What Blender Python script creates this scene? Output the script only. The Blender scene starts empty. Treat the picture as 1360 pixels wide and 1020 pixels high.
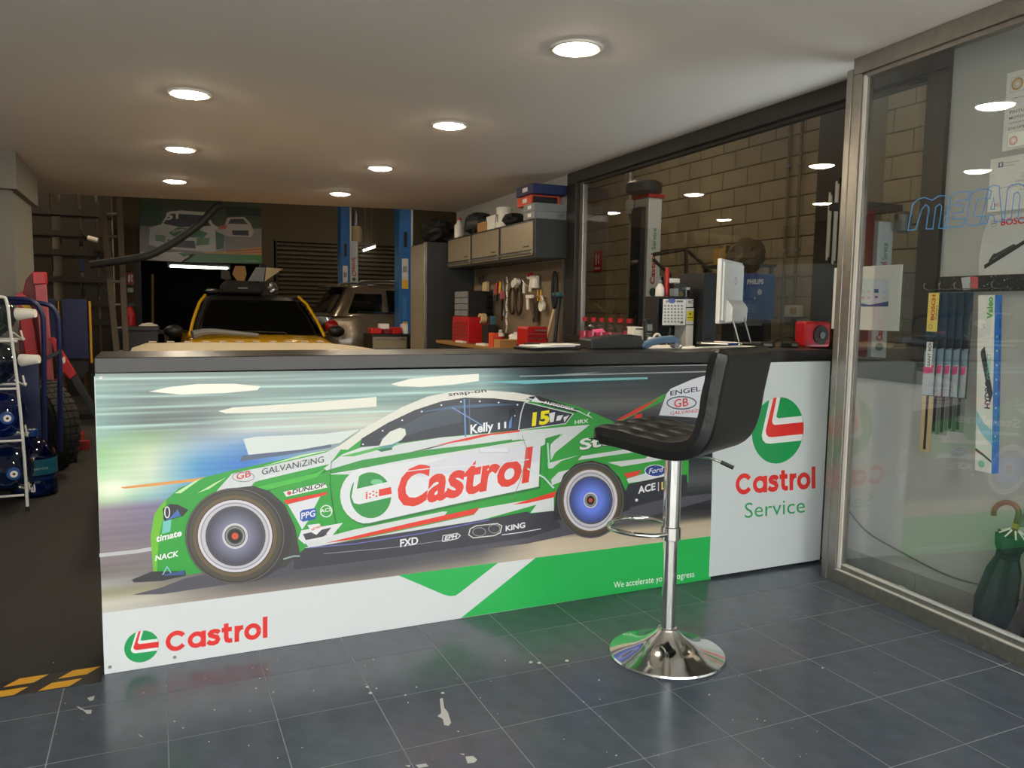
import bpy, bmesh, math, random
from mathutils import Vector, Matrix
random.seed(7)
PI = math.pi
SC = bpy.context.scene
COL = SC.collection

# ------------------------------------------------------------------ camera
CAM_H = 1.25
FPX = 1048.34
FW = Vector((0.41027149, 0.90706066, -0.09443657))
RT = Vector((0.91161153, -0.41078485, 0.01484011))
UP = Vector((0.02533223, 0.09217794, 0.99542027))
EYE = Vector((0, 0, CAM_H))
cam = bpy.data.cameras.new('camera')
cam.sensor_fit = 'HORIZONTAL'; cam.sensor_width = 36.0
cam.lens = FPX / 1360 * 36.0
cam.clip_start = 0.05; cam.clip_end = 200
cam_o = bpy.data.objects.new('camera', cam); COL.objects.link(cam_o)
M = Matrix((RT, UP, -FW)).transposed().to_4x4(); M.translation = EYE
cam_o.matrix_world = M
SC.camera = cam_o

# ------------------------------------------------------------------ sky, exposure
w = bpy.data.worlds.new('overcast_sky'); SC.world = w; w.use_nodes = True
bg = w.node_tree.nodes['Background']
bg.inputs[0].default_value = (0.70, 0.86, 1.0, 1)
bg.inputs[1].default_value = 3.5
sun = bpy.data.lights.new('sun', 'SUN'); sun.energy = 14.0; sun.angle = .01; sun.color = (1, .97, .92)
sun_o = bpy.data.objects.new('sun', sun); COL.objects.link(sun_o)
sun_o.rotation_euler = (math.radians(-38), 0, math.radians(20))     # high, from behind the building: lights the street, not the shop
SC.view_settings.view_transform = 'Standard'
SC.view_settings.look = 'None'
SC.view_settings.gamma = 1
SC.view_settings.use_curve_mapping = False
SC.view_settings.exposure = 0.42
CEIL = 2.384
# sky portal across the open street front (guides sampling of the sky, gives no light itself)
pl_ = bpy.data.lights.new('street_front_portal', 'AREA'); pl_.shape = 'RECTANGLE'
pl_.size = 7.0; pl_.size_y = CEIL
pl_.cycles.is_portal = True
po = bpy.data.objects.new('street_front_portal', pl_); COL.objects.link(po)
po.location = (-0.2, -0.8, CEIL / 2); po.rotation_euler = (PI / 2, 0, 0)

# ------------------------------------------------------------------ helpers
def ray(x, y): return FW + RT * ((x - 680) / FPX) - UP * ((y - 510) / FPX)
def onY(x, y, v): d = ray(x, y); return EYE + d * (v / d.y)
def onX(x, y, v): d = ray(x, y); return EYE + d * (v / d.x)
def onZ(x, y, v): d = ray(x, y); return EYE + d * ((v - CAM_H) / d.z)
def onP(x, y, n, q):
    d = ray(x, y); n = Vector(n); return EYE + d * ((Vector(q) - EYE).dot(n) / d.dot(n))
def WX(s): return 3.11 + .03 * (s - 2.9)
def Wf(s, o, z): return Vector((WX(s) - o, s, z))          # s along the window wall, o out from it
def onW(x, y, o=0): return onP(x, y, (1, -.03, 0), (3.11 - o, 2.9, 0))
def GX(s): return 2.905 + .082 * (s - 2.73)
def Gf(s, o, z): return Vector((GX(s) - o, s, z))          # the glazed partition
def onG(x, y, o=0): return onP(x, y, (1, -.082, 0), (2.905 - o, 2.73, 0))

def lin(c):
    c = [v / 255 for v in c[:3]]
    return tuple(v / 12.92 if v <= .04045 else ((v + .055) / 1.055) ** 2.4 for v in c)

_M = {}
def mat(name, col, rough=.5, metal=0., var=.12, scale=9., bump=0., bscale=60., emit=0., coat=0., spec=.5):
    if name in _M: return _M[name]
    m = bpy.data.materials.new(name); m.use_nodes = True
    nt = m.node_tree; b = nt.nodes['Principled BSDF']
    c = lin(col)
    b.inputs['Roughness'].default_value = rough; b.inputs['Metallic'].default_value = metal
    b.inputs['Specular IOR Level'].default_value = spec
    b.inputs['Coat Weight'].default_value = coat
    tc = nt.nodes.new('ShaderNodeTexCoord')
    nz = nt.nodes.new('ShaderNodeTexNoise'); nz.inputs['Scale'].default_value = scale; nz.inputs['Detail'].default_value = 5
    nt.links.new(tc.outputs['Object'], nz.inputs['Vector'])
    mx = nt.nodes.new('ShaderNodeMix'); mx.data_type = 'RGBA'
    mx.inputs[6].default_value = (*[v * (1 - var) for v in c], 1)
    mx.inputs[7].default_value = (*[min(1, v * (1 + var)) for v in c], 1)
    nt.links.new(nz.outputs[0], mx.inputs[0]); nt.links.new(mx.outputs[2], b.inputs['Base Color'])
    if bump:
        n2 = nt.nodes.new('ShaderNodeTexNoise'); n2.inputs['Scale'].default_value = bscale; n2.inputs['Detail'].default_value = 6
        nt.links.new(tc.outputs['Object'], n2.inputs['Vector'])
        bp = nt.nodes.new('ShaderNodeBump'); bp.inputs['Strength'].default_value = bump; bp.inputs['Distance'].default_value = .01
        nt.links.new(n2.outputs[0], bp.inputs['Height']); nt.links.new(bp.outputs[0], b.inputs['Normal'])
    if emit:
        b.inputs['Emission Color'].default_value = (*c, 1); b.inputs['Emission Strength'].default_value = emit
    _M[name] = m; return m

def glass(name, tint=(1, 1, 1), f0=.045, rough=0.0, dim=1.0):
    if name in _M: return _M[name]
    m = bpy.data.materials.new(name); m.use_nodes = True; nt = m.node_tree
    nt.nodes.remove(nt.nodes['Principled BSDF'])
    out = nt.nodes['Material Output']
    tr = nt.nodes.new('ShaderNodeBsdfTransparent'); tr.inputs[0].default_value = (*[t * dim for t in tint], 1)
    gl = nt.nodes.new('ShaderNodeBsdfGlossy'); gl.inputs['Roughness'].default_value = rough
    lw = nt.nodes.new('ShaderNodeLayerWeight'); lw.inputs['Blend'].default_value = .5
    pw = nt.nodes.new('ShaderNodeMath'); pw.operation = 'POWER'; pw.inputs[1].default_value = 5
    nt.links.new(lw.outputs['Facing'], pw.inputs[0])
    ma = nt.nodes.new('ShaderNodeMath'); ma.operation = 'MULTIPLY_ADD'; ma.inputs[1].default_value = 1 - f0; ma.inputs[2].default_value = f0
    nt.links.new(pw.outputs[0], ma.inputs[0])
    mix = nt.nodes.new('ShaderNodeMixShader')
    nt.links.new(ma.outputs[0], mix.inputs[0]); nt.links.new(tr.outputs[0], mix.inputs[1]); nt.links.new(gl.outputs[0], mix.inputs[2])
    nt.links.new(mix.outputs[0], out.inputs[0])
    _M[name] = m; return m

def print_mat(name='print_ink', rough=.3, coat=.0):
    if name in _M: return _M[name]
    m = bpy.data.materials.new(name); m.use_nodes = True; nt = m.node_tree; b = nt.nodes['Principled BSDF']
    a = nt.nodes.new('ShaderNodeAttribute'); a.attribute_name = 'ink'
    nt.links.new(a.outputs['Color'], b.inputs['Base Color'])
    b.inputs['Roughness'].default_value = rough; b.inputs['Coat Weight'].default_value = coat
    b.inputs['Coat Roughness'].default_value = .15
    _M[name] = m; return m

FR = {}
def props(o, label=None, cat=None, group=None, kind=None):
    if label: o['label'] = label
    if cat: o['category'] = cat
    if group: o['group'] = group
    if kind: o['kind'] = kind
    return o
def thing(name, loc, label=None, cat=None, rz=0, group=None, kind=None):
    o = bpy.data.objects.new(name, None); COL.objects.link(o)
    o.empty_display_size = .1
    o.location = loc; o.rotation_euler = (0, 0, rz)
    FR[o.name] = Matrix.Translation(Vector(loc)) @ Matrix.Rotation(rz, 4, 'Z')
    return props(o, label, cat, group, kind)

class MB:
    def __init__(s): s.v = []; s.f = []
    def add(s, vs, fs):
        n = len(s.v); s.v += [Vector(v) for v in vs]; s.f += [[i + n for i in f] for f in fs]; return s
    BF = [[0, 3, 2, 1], [4, 5, 6, 7], [0, 1, 5, 4], [1, 2, 6, 5], [2, 3, 7, 6], [3, 0, 4, 7]]
    def box(s, a, b):
        (x0, y0, z0), (x1, y1, z1) = a, b
        return s.add([(x0, y0, z0), (x1, y0, z0), (x1, y1, z0), (x0, y1, z0), (x0, y0, z1), (x1, y0, z1), (x1, y1, z1), (x0, y1, z1)], s.BF)
    def cbox(s, c, d, rz=0, rx=0, ry=0):
        R = Matrix.Rotation(rz, 3, 'Z') @ Matrix.Rotation(ry, 3, 'Y') @ Matrix.Rotation(rx, 3, 'X'); c = Vector(c)
        hx, hy, hz = d[0] / 2, d[1] / 2, d[2] / 2
        P = [(-hx, -hy, -hz), (hx, -hy, -hz), (hx, hy, -hz), (-hx, hy, -hz), (-hx, -hy, hz), (hx, -hy, hz), (hx, hy, hz), (-hx, hy, hz)]
        return s.add([c + R @ Vector(p) for p in P], s.BF)
    def fbox(s, F, s0, s1, o0, o1, z0, z1):
        P = [(s0, o0, z0), (s1, o0, z0), (s1, o1, z0), (s0, o1, z0), (s0, o0, z1), (s1, o0, z1), (s1, o1, z1), (s0, o1, z1)]
        return s.add([F(*p) for p in P], s.BF)
    def prism(s, pts, vec):
        pts = [Vector(p) for p in pts]; vec = Vector(vec); n = len(pts)
        return s.add(pts + [p + vec for p in pts], [list(range(n))[::-1], list(range(n, 2 * n))] + [[i, (i + 1) % n, (i + 1) % n + n, i + n] for i in range(n)])
    def loft(s, rings, caps=True, closed=True):
        n = len(rings[0]); vs = [p for r in rings for p in r]; fs = []
        for k in range(len(rings) - 1):
            for i in range(n if closed else n - 1):
                j = (i + 1) % n; fs.append([k * n + i, k * n + j, (k + 1) * n + j, (k + 1) * n + i])
        if caps: fs += [list(range(n))[::-1], list(range((len(rings) - 1) * n, len(rings) * n))]
        return s.add(vs, fs)
    @staticmethod
    def basis(d):
        d = Vector(d).normalized(); a = Vector((0, 0, 1)) if abs(d.z) < .9 else Vector((1, 0, 0))
        x = a.cross(d).normalized(); return x, d.cross(x)
    def lathe(s, prof, c=(0, 0, 0), d=(0, 0, 1), n=24, caps=True):
        x, y = s.basis(d); d = Vector(d).normalized(); c = Vector(c)
        return s.loft([[c + d * z + (x * math.cos(2 * PI * i / n) + y * math.sin(2 * PI * i / n)) * r for i in range(n)] for r, z in prof], caps)
    def cyl(s, p0, p1, r0, r1=None, n=12):
        p0, p1 = Vector(p0), Vector(p1); L = (p1 - p0).length
        return s.lathe([(r0, 0), (r0 if r1 is None else r1, L)], p0, p1 - p0, n)
    def tube(s, pts, r, n=8, closed=False):
        pts = [Vector(p) for p in pts]; rings = []; N = len(pts); x = None
        for i, p in enumerate(pts):
            a = pts[i - 1] if (i or closed) else p; b = pts[(i + 1) % N] if (i < N - 1 or closed) else p
            d = (b - a).normalized()
            if x is None: x, y = s.basis(d)
            else: x = (x - d * x.dot(d)).normalized(); y = d.cross(x)
            rr = r[i] if isinstance(r, (list, tuple)) else r
            rings.append([p + (x * math.cos(2 * PI * k / n) + y * math.sin(2 * PI * k / n)) * rr for k in range(n)])
        if closed: rings.append(rings[0]); return s.loft(rings, False)
        return s.loft(rings)
    def ball(s, c, r, n=14, m=8):
        c = Vector(c); r = Vector(r) if not isinstance(r, (int, float)) else Vector((r, r, r))
        rings = []
        for k in range(m + 1):
            t = -PI / 2 + PI * k / m; q = max(math.cos(t), .02)
            rings.append([c + Vector((r.x * q * math.cos(2 * PI * i / n), r.y * q * math.sin(2 * PI * i / n), r.z * math.sin(t))) for i in range(n)])
        return s.loft(rings)
    def build(s, name, m, parent=None, smooth=False, bevel=0, seg=2, local=False, label=None, cat=None, group=None, kind=None):
        me = bpy.data.meshes.new(name); o = bpy.data.objects.new(name, me)
        if parent is not None:
            Fm = FR[parent.name]
            vs = s.v if local else [Fm.inverted() @ v for v in s.v]
            o.parent = parent; FR[o.name] = Fm
        else:
            lo = Vector([min(v[i] for v in s.v) for i in range(3)]); hi = Vector([max(v[i] for v in s.v) for i in range(3)])
            c = Vector(((lo.x + hi.x) / 2, (lo.y + hi.y) / 2, lo.z)); o.location = c
            vs = [v - c for v in s.v]; FR[o.name] = Matrix.Translation(c)
        me.from_pydata([tuple(v) for v in vs], [], s.f)
        bm = bmesh.new(); bm.from_mesh(me); bmesh.ops.recalc_face_normals(bm, faces=bm.faces[:]); bm.to_mesh(me); bm.free()
        if isinstance(m, str): m = _M[m]
        me.materials.append(m)
        if smooth:
            for p in me.polygons: p.use_smooth = True
            me.set_sharp_from_angle(angle=math.radians(38))
        if bevel:
            b = o.modifiers.new('bevel', 'BEVEL'); b.width = bevel; b.segments = seg; b.limit_method = 'ANGLE'; b.angle_limit = .6
        COL.objects.link(o)
        FR[o.name] = FR.get(o.name, FR[parent.name] if parent is not None else Matrix.Translation(o.location))
        return props(o, label, cat, group, kind)

def arc(c, r, a0, a1, n, plane='xz'):
    out = []
    for i in range(n + 1):
        a = a0 + (a1 - a0) * i / n; p = (r * math.cos(a), r * math.sin(a))
        out.append(Vector((c[0] + p[0], c[1], c[2] + p[1])) if plane == 'xz' else Vector((c[0] + p[0], c[1] + p[1], c[2])) if plane == 'xy' else Vector((c[0], c[1] + p[0], c[2] + p[1])))
    return out
def spline(pts, n=8):
    P = [Vector(p) for p in pts]; P = [P[0] * 2 - P[1]] + P + [P[-1] * 2 - P[-2]]; out = []
    for i in range(1, len(P) - 2):
        for k in range(n):
            t = k / n; a, b, c, d = P[i - 1:i + 3]
            out.append(.5 * ((2 * b) + (c - a) * t + (2 * a - 5 * b + 4 * c - d) * t * t + (3 * b - a - 3 * c + d) * t ** 3))
    return out + [P[-2]]
def dup(root, loc, rz=None, label=None):
    r = root.copy(); COL.objects.link(r); r.location = loc
    if rz is not None: r.rotation_euler = (0, 0, rz)
    if label: r['label'] = label
    for ch in list(root.children):
        c = ch.copy(); COL.objects.link(c); c.parent = r
        for g in list(ch.children):
            d = g.copy(); COL.objects.link(d); d.parent = c
    return r

# ---- flat print: inked shapes and lettering laid on a plane; mp maps sheet coordinates to a point on that plane
_T = {}
def text_mesh(t, bold):
    k = (t, bold)
    if k not in _T:
        cu = bpy.data.curves.new('lettering', 'FONT'); cu.body = t; cu.size = 1; cu.offset = bold; cu.resolution_u = 3
        o = bpy.data.objects.new('lettering', cu); COL.objects.link(o)
        dg = bpy.context.evaluated_depsgraph_get(); me = o.evaluated_get(dg).to_mesh()
        _T[k] = ([tuple(v.co) for v in me.vertices], [list(p.vertices) for p in me.polygons])
        bpy.data.objects.remove(o); bpy.data.curves.remove(cu)
    return _T[k]
CAP = 0.727
class Art:
    def __init__(s, mp, n, step=.00005, base=.0004): s.mp = mp; s.n = Vector(n); s.v = []; s.f = []; s.c = []; s.h = base; s.step = step
    def _p(s, x, y): return s.mp(x, y) + s.n * s.h
    def raw(s, pts, faces, col):
        n = len(s.v); s.v += [s._p(*p) for p in pts]; s.f += [[i + n for i in f] for f in faces]
        s.c += [lin(col) if not callable(col) else None] * len(faces); s.h += s.step
    def poly(s, pts, col): s.raw(pts, [list(range(len(pts)))], col)
    def ell(s, cx, cy, rx, ry, col, n=40, rot=0):
        s.poly([(cx + rx * math.cos(t) * math.cos(rot) - ry * math.sin(t) * math.sin(rot), cy + rx * math.cos(t) * math.sin(rot) + ry * math.sin(t) * math.cos(rot)) for t in [2 * PI * i / n for i in range(n)]], col)
    def ring(s, cx, cy, rx, ry, w, col, n=40):
        a = [2 * PI * i / n for i in range(n)]
        s.raw([(cx + rx * math.cos(t), cy + ry * math.sin(t)) for t in a] + [(cx + (rx - w) * math.cos(t), cy + (ry - w) * math.sin(t)) for t in a], [[i, (i + 1) % n, (i + 1) % n + n, i + n] for i in range(n)], col)
    def rrect(s, x0, y0, x1, y1, r, col):
        P = []
        for cx, cy, a in ((x1 - r, y0 + r, -PI / 2), (x1 - r, y1 - r, 0), (x0 + r, y1 - r, PI / 2), (x0 + r, y0 + r, PI)):
            P += [(cx + r * math.cos(a + k * PI / 8), cy + r * math.sin(a + k * PI / 8)) for k in range(5)]
        s.poly(P, col)
    def stroke(s, pts, wd, col, closed=False, tf=None):
        P = [Vector((p[0], p[1])) for p in pts]; N = len(P); L = []; Rr = []
        for i, p in enumerate(P):
            a = P[i - 1] if (i or closed) else None; b = P[(i + 1) % N] if (i < N - 1 or closed) else None
            d1 = (p - a).normalized() if a is not None else (b - p).normalized()
            d2 = (b - p).normalized() if b is not None else d1
            n1 = Vector((-d1.y, d1.x)); n2 = Vector((-d2.y, d2.x)); m = n1 + n2
            m = m.normalized() if m.length > 1e-4 else n1
            k = wd / 2 / max(.4, m.dot(n1))
            L.append(p + m * k); Rr.append(p - m * k)
        q = [(i, (i + 1) % N) for i in range(N if closed else N - 1)]
        V_ = [tf(p) for p in L + Rr] if tf else L + Rr
        s.raw(V_, [[i, j, j + N, i + N] for i, j in q], col)
    def text(s, t, p0, p1, h, col, bold=.0, shear=0., h1=None):
        vs, fs = text_mesh(t, bold)
        if not vs: return
        x0 = min(v[0] for v in vs); x1 = max(v[0] for v in vs); wd = x1 - x0
        pts = []
        for v in vs:
            u = (v[0] - x0) / wd; yy = v[1] / CAP; hh = h if h1 is None else h + (h1 - h) * u
            pts.append((p0[0] + (p1[0] - p0[0]) * u + yy * hh * shear, p0[1] + (p1[1] - p0[1]) * u - yy * hh))
        s.raw(pts, fs, col)
    def build(s, name, parent, m=None):
        me = bpy.data.meshes.new(name); o = bpy.data.objects.new(name, me); Fi = FR[parent.name].inverted()
        me.from_pydata([tuple(Fi @ v) for v in s.v], [], s.f)
        at = me.color_attributes.new('ink', 'FLOAT_COLOR', 'CORNER')
        flat = []
        for p, c in zip(me.polygons, s.c):
            for q in range(p.loop_total): flat += [*(c[q] if isinstance(c, list) else c), 1.0]
        at.data.foreach_set('color', flat)
        me.materials.append(m or print_mat()); o.parent = parent; COL.objects.link(o); FR[o.name] = FR[parent.name]
        return o
def axes_map(o, ex, ey):
    o, ex, ey = Vector(o), Vector(ex), Vector(ey); return lambda x, y: o + ex * x + ey * y

# the round green, white and red roundel and its wordmark, in unit coordinates (y up)
def roundel(A, cx, cy, rx, ry, k=0.):
    G, Wt, Rd = (24, 152, 82), (226, 230, 228), (222, 48, 44)
    f = lambda P: [(cx + x * rx, cy - (y + k * x) * ry) for x, y in P]
    A.poly(f([(math.cos(2 * PI * i / 56), math.sin(2 * PI * i / 56)) for i in range(56)]), G)
    A.poly(f([(-.32, .945), (-.62, -.1), (-.58, -.25), (-.46, -.35), (-.3, -.38), (.92, -.38), (1, 0), (.93, .36), (.02, .36), (-.06, .42), (.1, .995), (-.1, .995)]), Wt)
    A.poly(f([(-.17, .985), (-.47, .03), (-.44, -.1), (-.35, -.17), (-.2, -.19), (.98, -.19), (1, 0), (.985, .17), (-.12, .17), (-.2, .22), (-.22, .3), (-.04, 1.0)]), Rd)
def wordmark(A, p0, p1, h, col, t=.19, hy=1.):
    # heavy geometric lower-case lettering drawn as strokes; unit height 1 = capital C
    def ar(cx, cy, rx, ry, a0, a1, n=16): return [(cx + rx * math.cos(math.radians(a0 + (a1 - a0) * i / n)), cy + ry * math.sin(math.radians(a0 + (a1 - a0) * i / n))) for i in range(n + 1)]
    hw = t / 2; xh = .82
    S = [(0, [ar(.53, .5, .53 - hw, .52 - hw, 34, 326, 24)]),
         (1.09, [ar(.44, xh / 2, .44 - hw, xh / 2 + .01 - hw, 0, 360, 28), [(.90 - hw, 0), (.90 - hw, xh)]]),
         (2.05, [[(.60, .60), (.50, .69), (.35, .715), (.21, .69), (.14, .61), (.17, .52), (.32, .455), (.48, .395), (.535, .27), (.47, .15), (.32, .105), (.15, .13), (.03, .23)]]),
         (2.75, [[(.24, 1.02), (.24, .30), (.28, .17), (.40, .115), (.54, .13)], [(.02, xh - hw), (.52, xh - hw)]]),
         (3.40, [[(hw, 0), (hw, xh)], [(hw, .44), (.19, .62), (.30, .70), (.43, .71)]]),
         (3.88, [ar(.42, xh / 2, .42 - hw, xh / 2 + .01 - hw, 0, 360, 28)]),
         (4.80, [[(hw, 0), (hw, 1.08)]])]
    Wd = 5.04
    tf = lambda p: (p[0] / Wd * (p1[0] - p0[0]) + p0[0], p0[1] + (p1[1] - p0[1]) * p[0] / Wd - p[1] * h)
    for ox, st in S:
        for L in st: A.stroke([(ox + x, y) for x, y in L], t, col, False, tf)

# ------------------------------------------------------------------ materials
mat('plaster', (242, 230, 217), .85, var=.05, scale=1.3, bump=.25, bscale=3.0)
mat('column_grey', (122, 118, 108), .85, var=.06, scale=3)
mat('grey_wall', (178, 177, 172), .8, var=.05, scale=3, bump=.1)
mat('cream_wall', (236, 218, 184), .85, var=.15, scale=2)
mat('hall_wall', (92, 80, 62), .9, var=.15, scale=2)
mat('hall_dark', (30, 28, 26), .9)  # gloom of the store room, put into the wall colour
mat('asphalt', (36, 33, 30), .75, var=.5, scale=40, bump=.5, bscale=160)
mat('grout', (132, 137, 140), .9, var=.2)
mat('tile_grey', (80, 87, 97), .22, var=.35, scale=14, bump=.05, bscale=25, spec=.5)
mat('pavement', (176, 172, 164), .9, var=.2)
mat('facade_stone', (214, 208, 200), .9)
mat('dark_alu', (44, 42, 38), .45, .3)
mat('alu', (150, 146, 140), .32, .85, var=.2, scale=30)
mat('alu_dull', (126, 122, 116), .45, .7, var=.3, scale=40, bump=.1)
mat('bead_white', (205, 202, 194), .4)
mat('black_stone', (32, 29, 27), .28, var=.5, scale=260)
mat('stone_edge', (66, 61, 57), .5, var=.5, scale=300)
mat('panel_white', (202, 210, 212), .3, var=.01)
mat('carcass', (40, 38, 36), .6)
mat('chrome', (225, 222, 216), .09, 1., var=.02)
mat('black_leather', (22, 21, 20), .38, var=.2, bump=.12, bscale=120)
mat('black_plastic', (22, 22, 22), .45)
mat('black_rubber', (18, 18, 18), .7)
mat('dark_grey_metal', (48, 50, 50), .5, .2)
mat('cab_beige', (150, 138, 116), .4, .35, var=.05)
mat('white_paint', (214, 214, 208), .4, var=.04)
mat('red_paint', (176, 14, 20), .4)
mat('dark_red', (120, 14, 18), .5)
mat('pink_red', (170, 84, 92), .6, var=.25, scale=20)
mat('blue_lift', (28, 100, 170), .4)
mat('navy_paint', (18, 28, 78), .42)
mat('navy_panel', (32, 42, 88), .5)
mat('yellow_paint', (214, 158, 24), .4)
mat('car_yellow', (222, 170, 26), .25, coat=.6, var=.03)
mat('car_brown', (112, 100, 84), .25, .4, coat=.6, var=.03)
mat('car_glass', (12, 13, 14), .06, var=0)
mat('wood', (150, 112, 62), .5, var=.3, scale=6)
mat('rack_brown', (38, 31, 24), .7)
mat('wood_dark', (60, 46, 30), .6, var=.3, scale=8)
mat('cardboard', (168, 126, 76), .8, var=.1)
mat('yellow_card', (196, 156, 52), .7, var=.1)
mat('cream_cloth', (158, 144, 118), .75, var=.06, bump=.1, bscale=15)
mat('block', (150, 138, 114), .9, var=.22, scale=5, bump=.3, bscale=40)
mat('mortar', (124, 112, 90), .95)
mat('shutter', (86, 76, 58), .55, .2)
mat('pegboard', (120, 104, 84), .8, var=.1)
mat('off_white', (222, 218, 206), .55, var=.04)
mat('paper', (232, 230, 224), .7, var=.02)
mat('grey_plastic', (120, 122, 122), .45)
mat('blue_plastic', (20, 70, 140), .4)
mat('steel', (150, 150, 148), .3, .9)
mat('rubber_tyre', (30, 30, 29), .8, var=.2, bump=.3, bscale=80)
mat('orange_red', (214, 78, 44), .5)
mat('blue_box', (30, 40, 86), .5)
mat('philips_blue', (30, 84, 140), .45)
mat('teal_plastic', (40, 92, 104), .45)
mat('tan_plastic', (196, 172, 128), .5)
mat('lamp_glow', (255, 236, 206), .5, emit=150, var=0)
mat('tube_glow', (255, 250, 240), .5, emit=9, var=0)
mat('trim_white', (226, 220, 208), .5)
glass('clear_glass', (.97, .985, .98), .095)
glass('window_glass', (.86, .86, .84), .055)
glass('tinted_plastic', (.35, .62, .85), .06, .05)
glass('clear_plastic', (.85, .88, .88), .06, .05)
glass('pink_fluid', (.95, .35, .45), .05, .05)
glass('smoke_plastic', (.55, .58, .6), .06, .05)
glass('jug_blue', (.16, .42, .72), .07, .03)
glass('jug_grey', (.42, .5, .56), .08, .03)

# ------------------------------------------------------------------ the shell
S = 'structure'
MB().box((-3.6, 2.93, -.25), (7.3, 20, 0)).build('floor', 'asphalt', label='dark worn asphalt floor of the garage', kind=S)
tiled = MB().box((-3.6, -.8, -.25), (3.25, 2.93, -.0008)).build('floor', 'grout', label='grey tiled floor in front of the counter', kind=S)
TS = .3045
def tile_mesh(wx, wy):
    return MB().box((.0017, .0017, -.012), (wx - .0017, wy - .0017, 0))
proto = tile_mesh(TS, TS).build('tile', 'tile_grey', tiled, bevel=.0006, seg=1, local=True)
Ft = FR[tiled.name].inverted()
first = True
for j in range(-1, 11):
    for i in range(-6, 10):
        X = .004 + i * TS; Yt = 2.675 - j * TS
        if j == -1:
            t = tile_mesh(TS, .253).build('tile', 'tile_grey', tiled, bevel=.0006, seg=1, local=True) if i == -6 else t0.copy()
            if i == -6: t0 = t
            else: COL.objects.link(t); t.parent = tiled
            t.location = Ft @ Vector((X, 2.675, 0)); continue
        t = proto if first else proto.copy()
        if not first: COL.objects.link(t); t.parent = tiled
        first = False
        t.location = Ft @ Vector((X, Yt - TS, 0))
# dried paint splashes on the tiles
sp = Art(lambda x, y: onZ(x, y, .0003), (0, 0, 1), .00002, .0002)
PW = (196, 196, 190)
sp.poly([(584, 928), (588, 927), (590, 940), (595, 946), (599, 960), (596, 964), (590, 963), (588, 955), (581, 951), (586, 947)], PW)
sp.poly([(618, 1005), (628, 1004), (634, 1009), (630, 1013), (621, 1014)], PW); sp.poly([(610, 1001), (617, 1001), (616, 1003)], PW)
sp.poly([(552, 1016), (566, 1014), (569, 1018), (556, 1020)], PW); sp.poly([(538, 1017), (545, 1016), (544, 1019)], PW)
sp.poly([(116, 927), (126, 924), (124, 930), (119, 931)], PW); sp.poly([(110, 943), (122, 943), (121, 948), (115, 948)], PW)
sp.poly([(101, 938), (105, 939), (113, 943), (108, 943)], PW); sp.poly([(183, 974), (187, 977), (191, 980), (186, 978)], PW)
random.seed(3)
for k in range(70):
    x, y = random.uniform(60, 1200), random.uniform(860, 1015); r = random.uniform(.4, 1.5)
    sp.poly([(x + r * random.uniform(.6, 1.3) * math.cos(a), y + r * .7 * random.uniform(.6, 1.3) * math.sin(a)) for a in [2 * PI * q / 6 for q in range(6)]], PW)
for x, y in ((753, 878), (705, 880), (716, 881), (488, 913), (492, 921), (588, 921)): sp.ell(x, y, 2.6, 1.5, PW, 7)
so = sp.build('paint_splashes', tiled); so['kind'] = 'stuff'

cl = MB().prism([(-3.6, -.8, CEIL), (3.13, -.8, CEIL), (3.3, 8.95, CEIL), (2.87, 8.97, CEIL), (-1.1, 9.7, CEIL), (-3.6, 10.15, CEIL)], (0, 0, .35))
cl.build('ceiling', 'plaster', label='smooth off-white plaster ceiling with recessed lamps', kind=S)
MB().box((-3.8, -1.0, 4.6), (7.4, 20, 4.8)).build('ceiling', 'hall_wall', label='high dark roof of the workshop hall', kind=S)
MB().box((-3.8, -.8, 0), (-3.6, 19.7, 4.6)).build('wall_left', 'grey_wall', label='grey side wall of the entrance', kind=S)
wr = MB()
wr.fbox(Wf, -.8, 2.376, -.15, 0, 0, CEIL); wr.fbox(Wf, 2.376, 5.965, -.15, 0, 0, .945); wr.fbox(Wf, 5.965, 8.95, -.15, 0, 0, CEIL)
wr.fbox(Wf, -.8, 8.95, -.15, 0, CEIL + .35, 4.6)
wr.build('wall_right', 'grey_wall', label='grey plastered wall around the dark-framed window', kind=S)
mat('skirting_stone', (150, 149, 143), .6, var=.2, scale=30)
sk = MB().fbox(Wf, .2, 2.88, .0, .006, 0, .09).build('baseboard_right', 'grout', label='grey stone skirting behind the glass partition', kind=S)
js = [.2, .73, 1.06, 1.4, 1.73, 2.065, 2.39, 2.70, 2.88]
for a, b in zip(js, js[1:]): MB().fbox(Wf, a + .0015, b - .0015, .006, .014, 0, .095).build('skirting_slab', 'skirting_stone', sk, bevel=.001)
MB().box((-3.8, -1.0, CEIL), (3.13, -.8, 4.6)).build('wall_front', 'grey_wall', label='facade above the open street front', kind=S)
MB().box((3.0, -1.0, 0), (7.4, -.8, 4.6)).build('wall_front', 'grey_wall', label='closed facade of the neighbouring bay', kind=S)
MB().box((-40, -40, -.25), (40, -.8, -.03)).build('ground', 'pavement', label='pavement and street outside the entrance', kind=S)
MB().box((-40, -15.5, -.03), (40, -15, 9)).build('facade', 'facade_stone', label='pale unseen building added across the street to bounce daylight', kind=S)  # added behind the camera to bounce sunlight into the shop
# bulkhead and column on the left
MB().box((-3.6, 7.15, 2.105), (-.935, 8.38, CEIL)).build('wall_bulkhead', 'column_grey', label='grey boxed bulkhead under the ceiling on the left', kind=S)
MB().box((-3.6, 7.25, 0), (-.98, 8.3, 2.105)).build('wall_column', 'column_grey', label='grey column below the bulkhead', kind=S)
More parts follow.
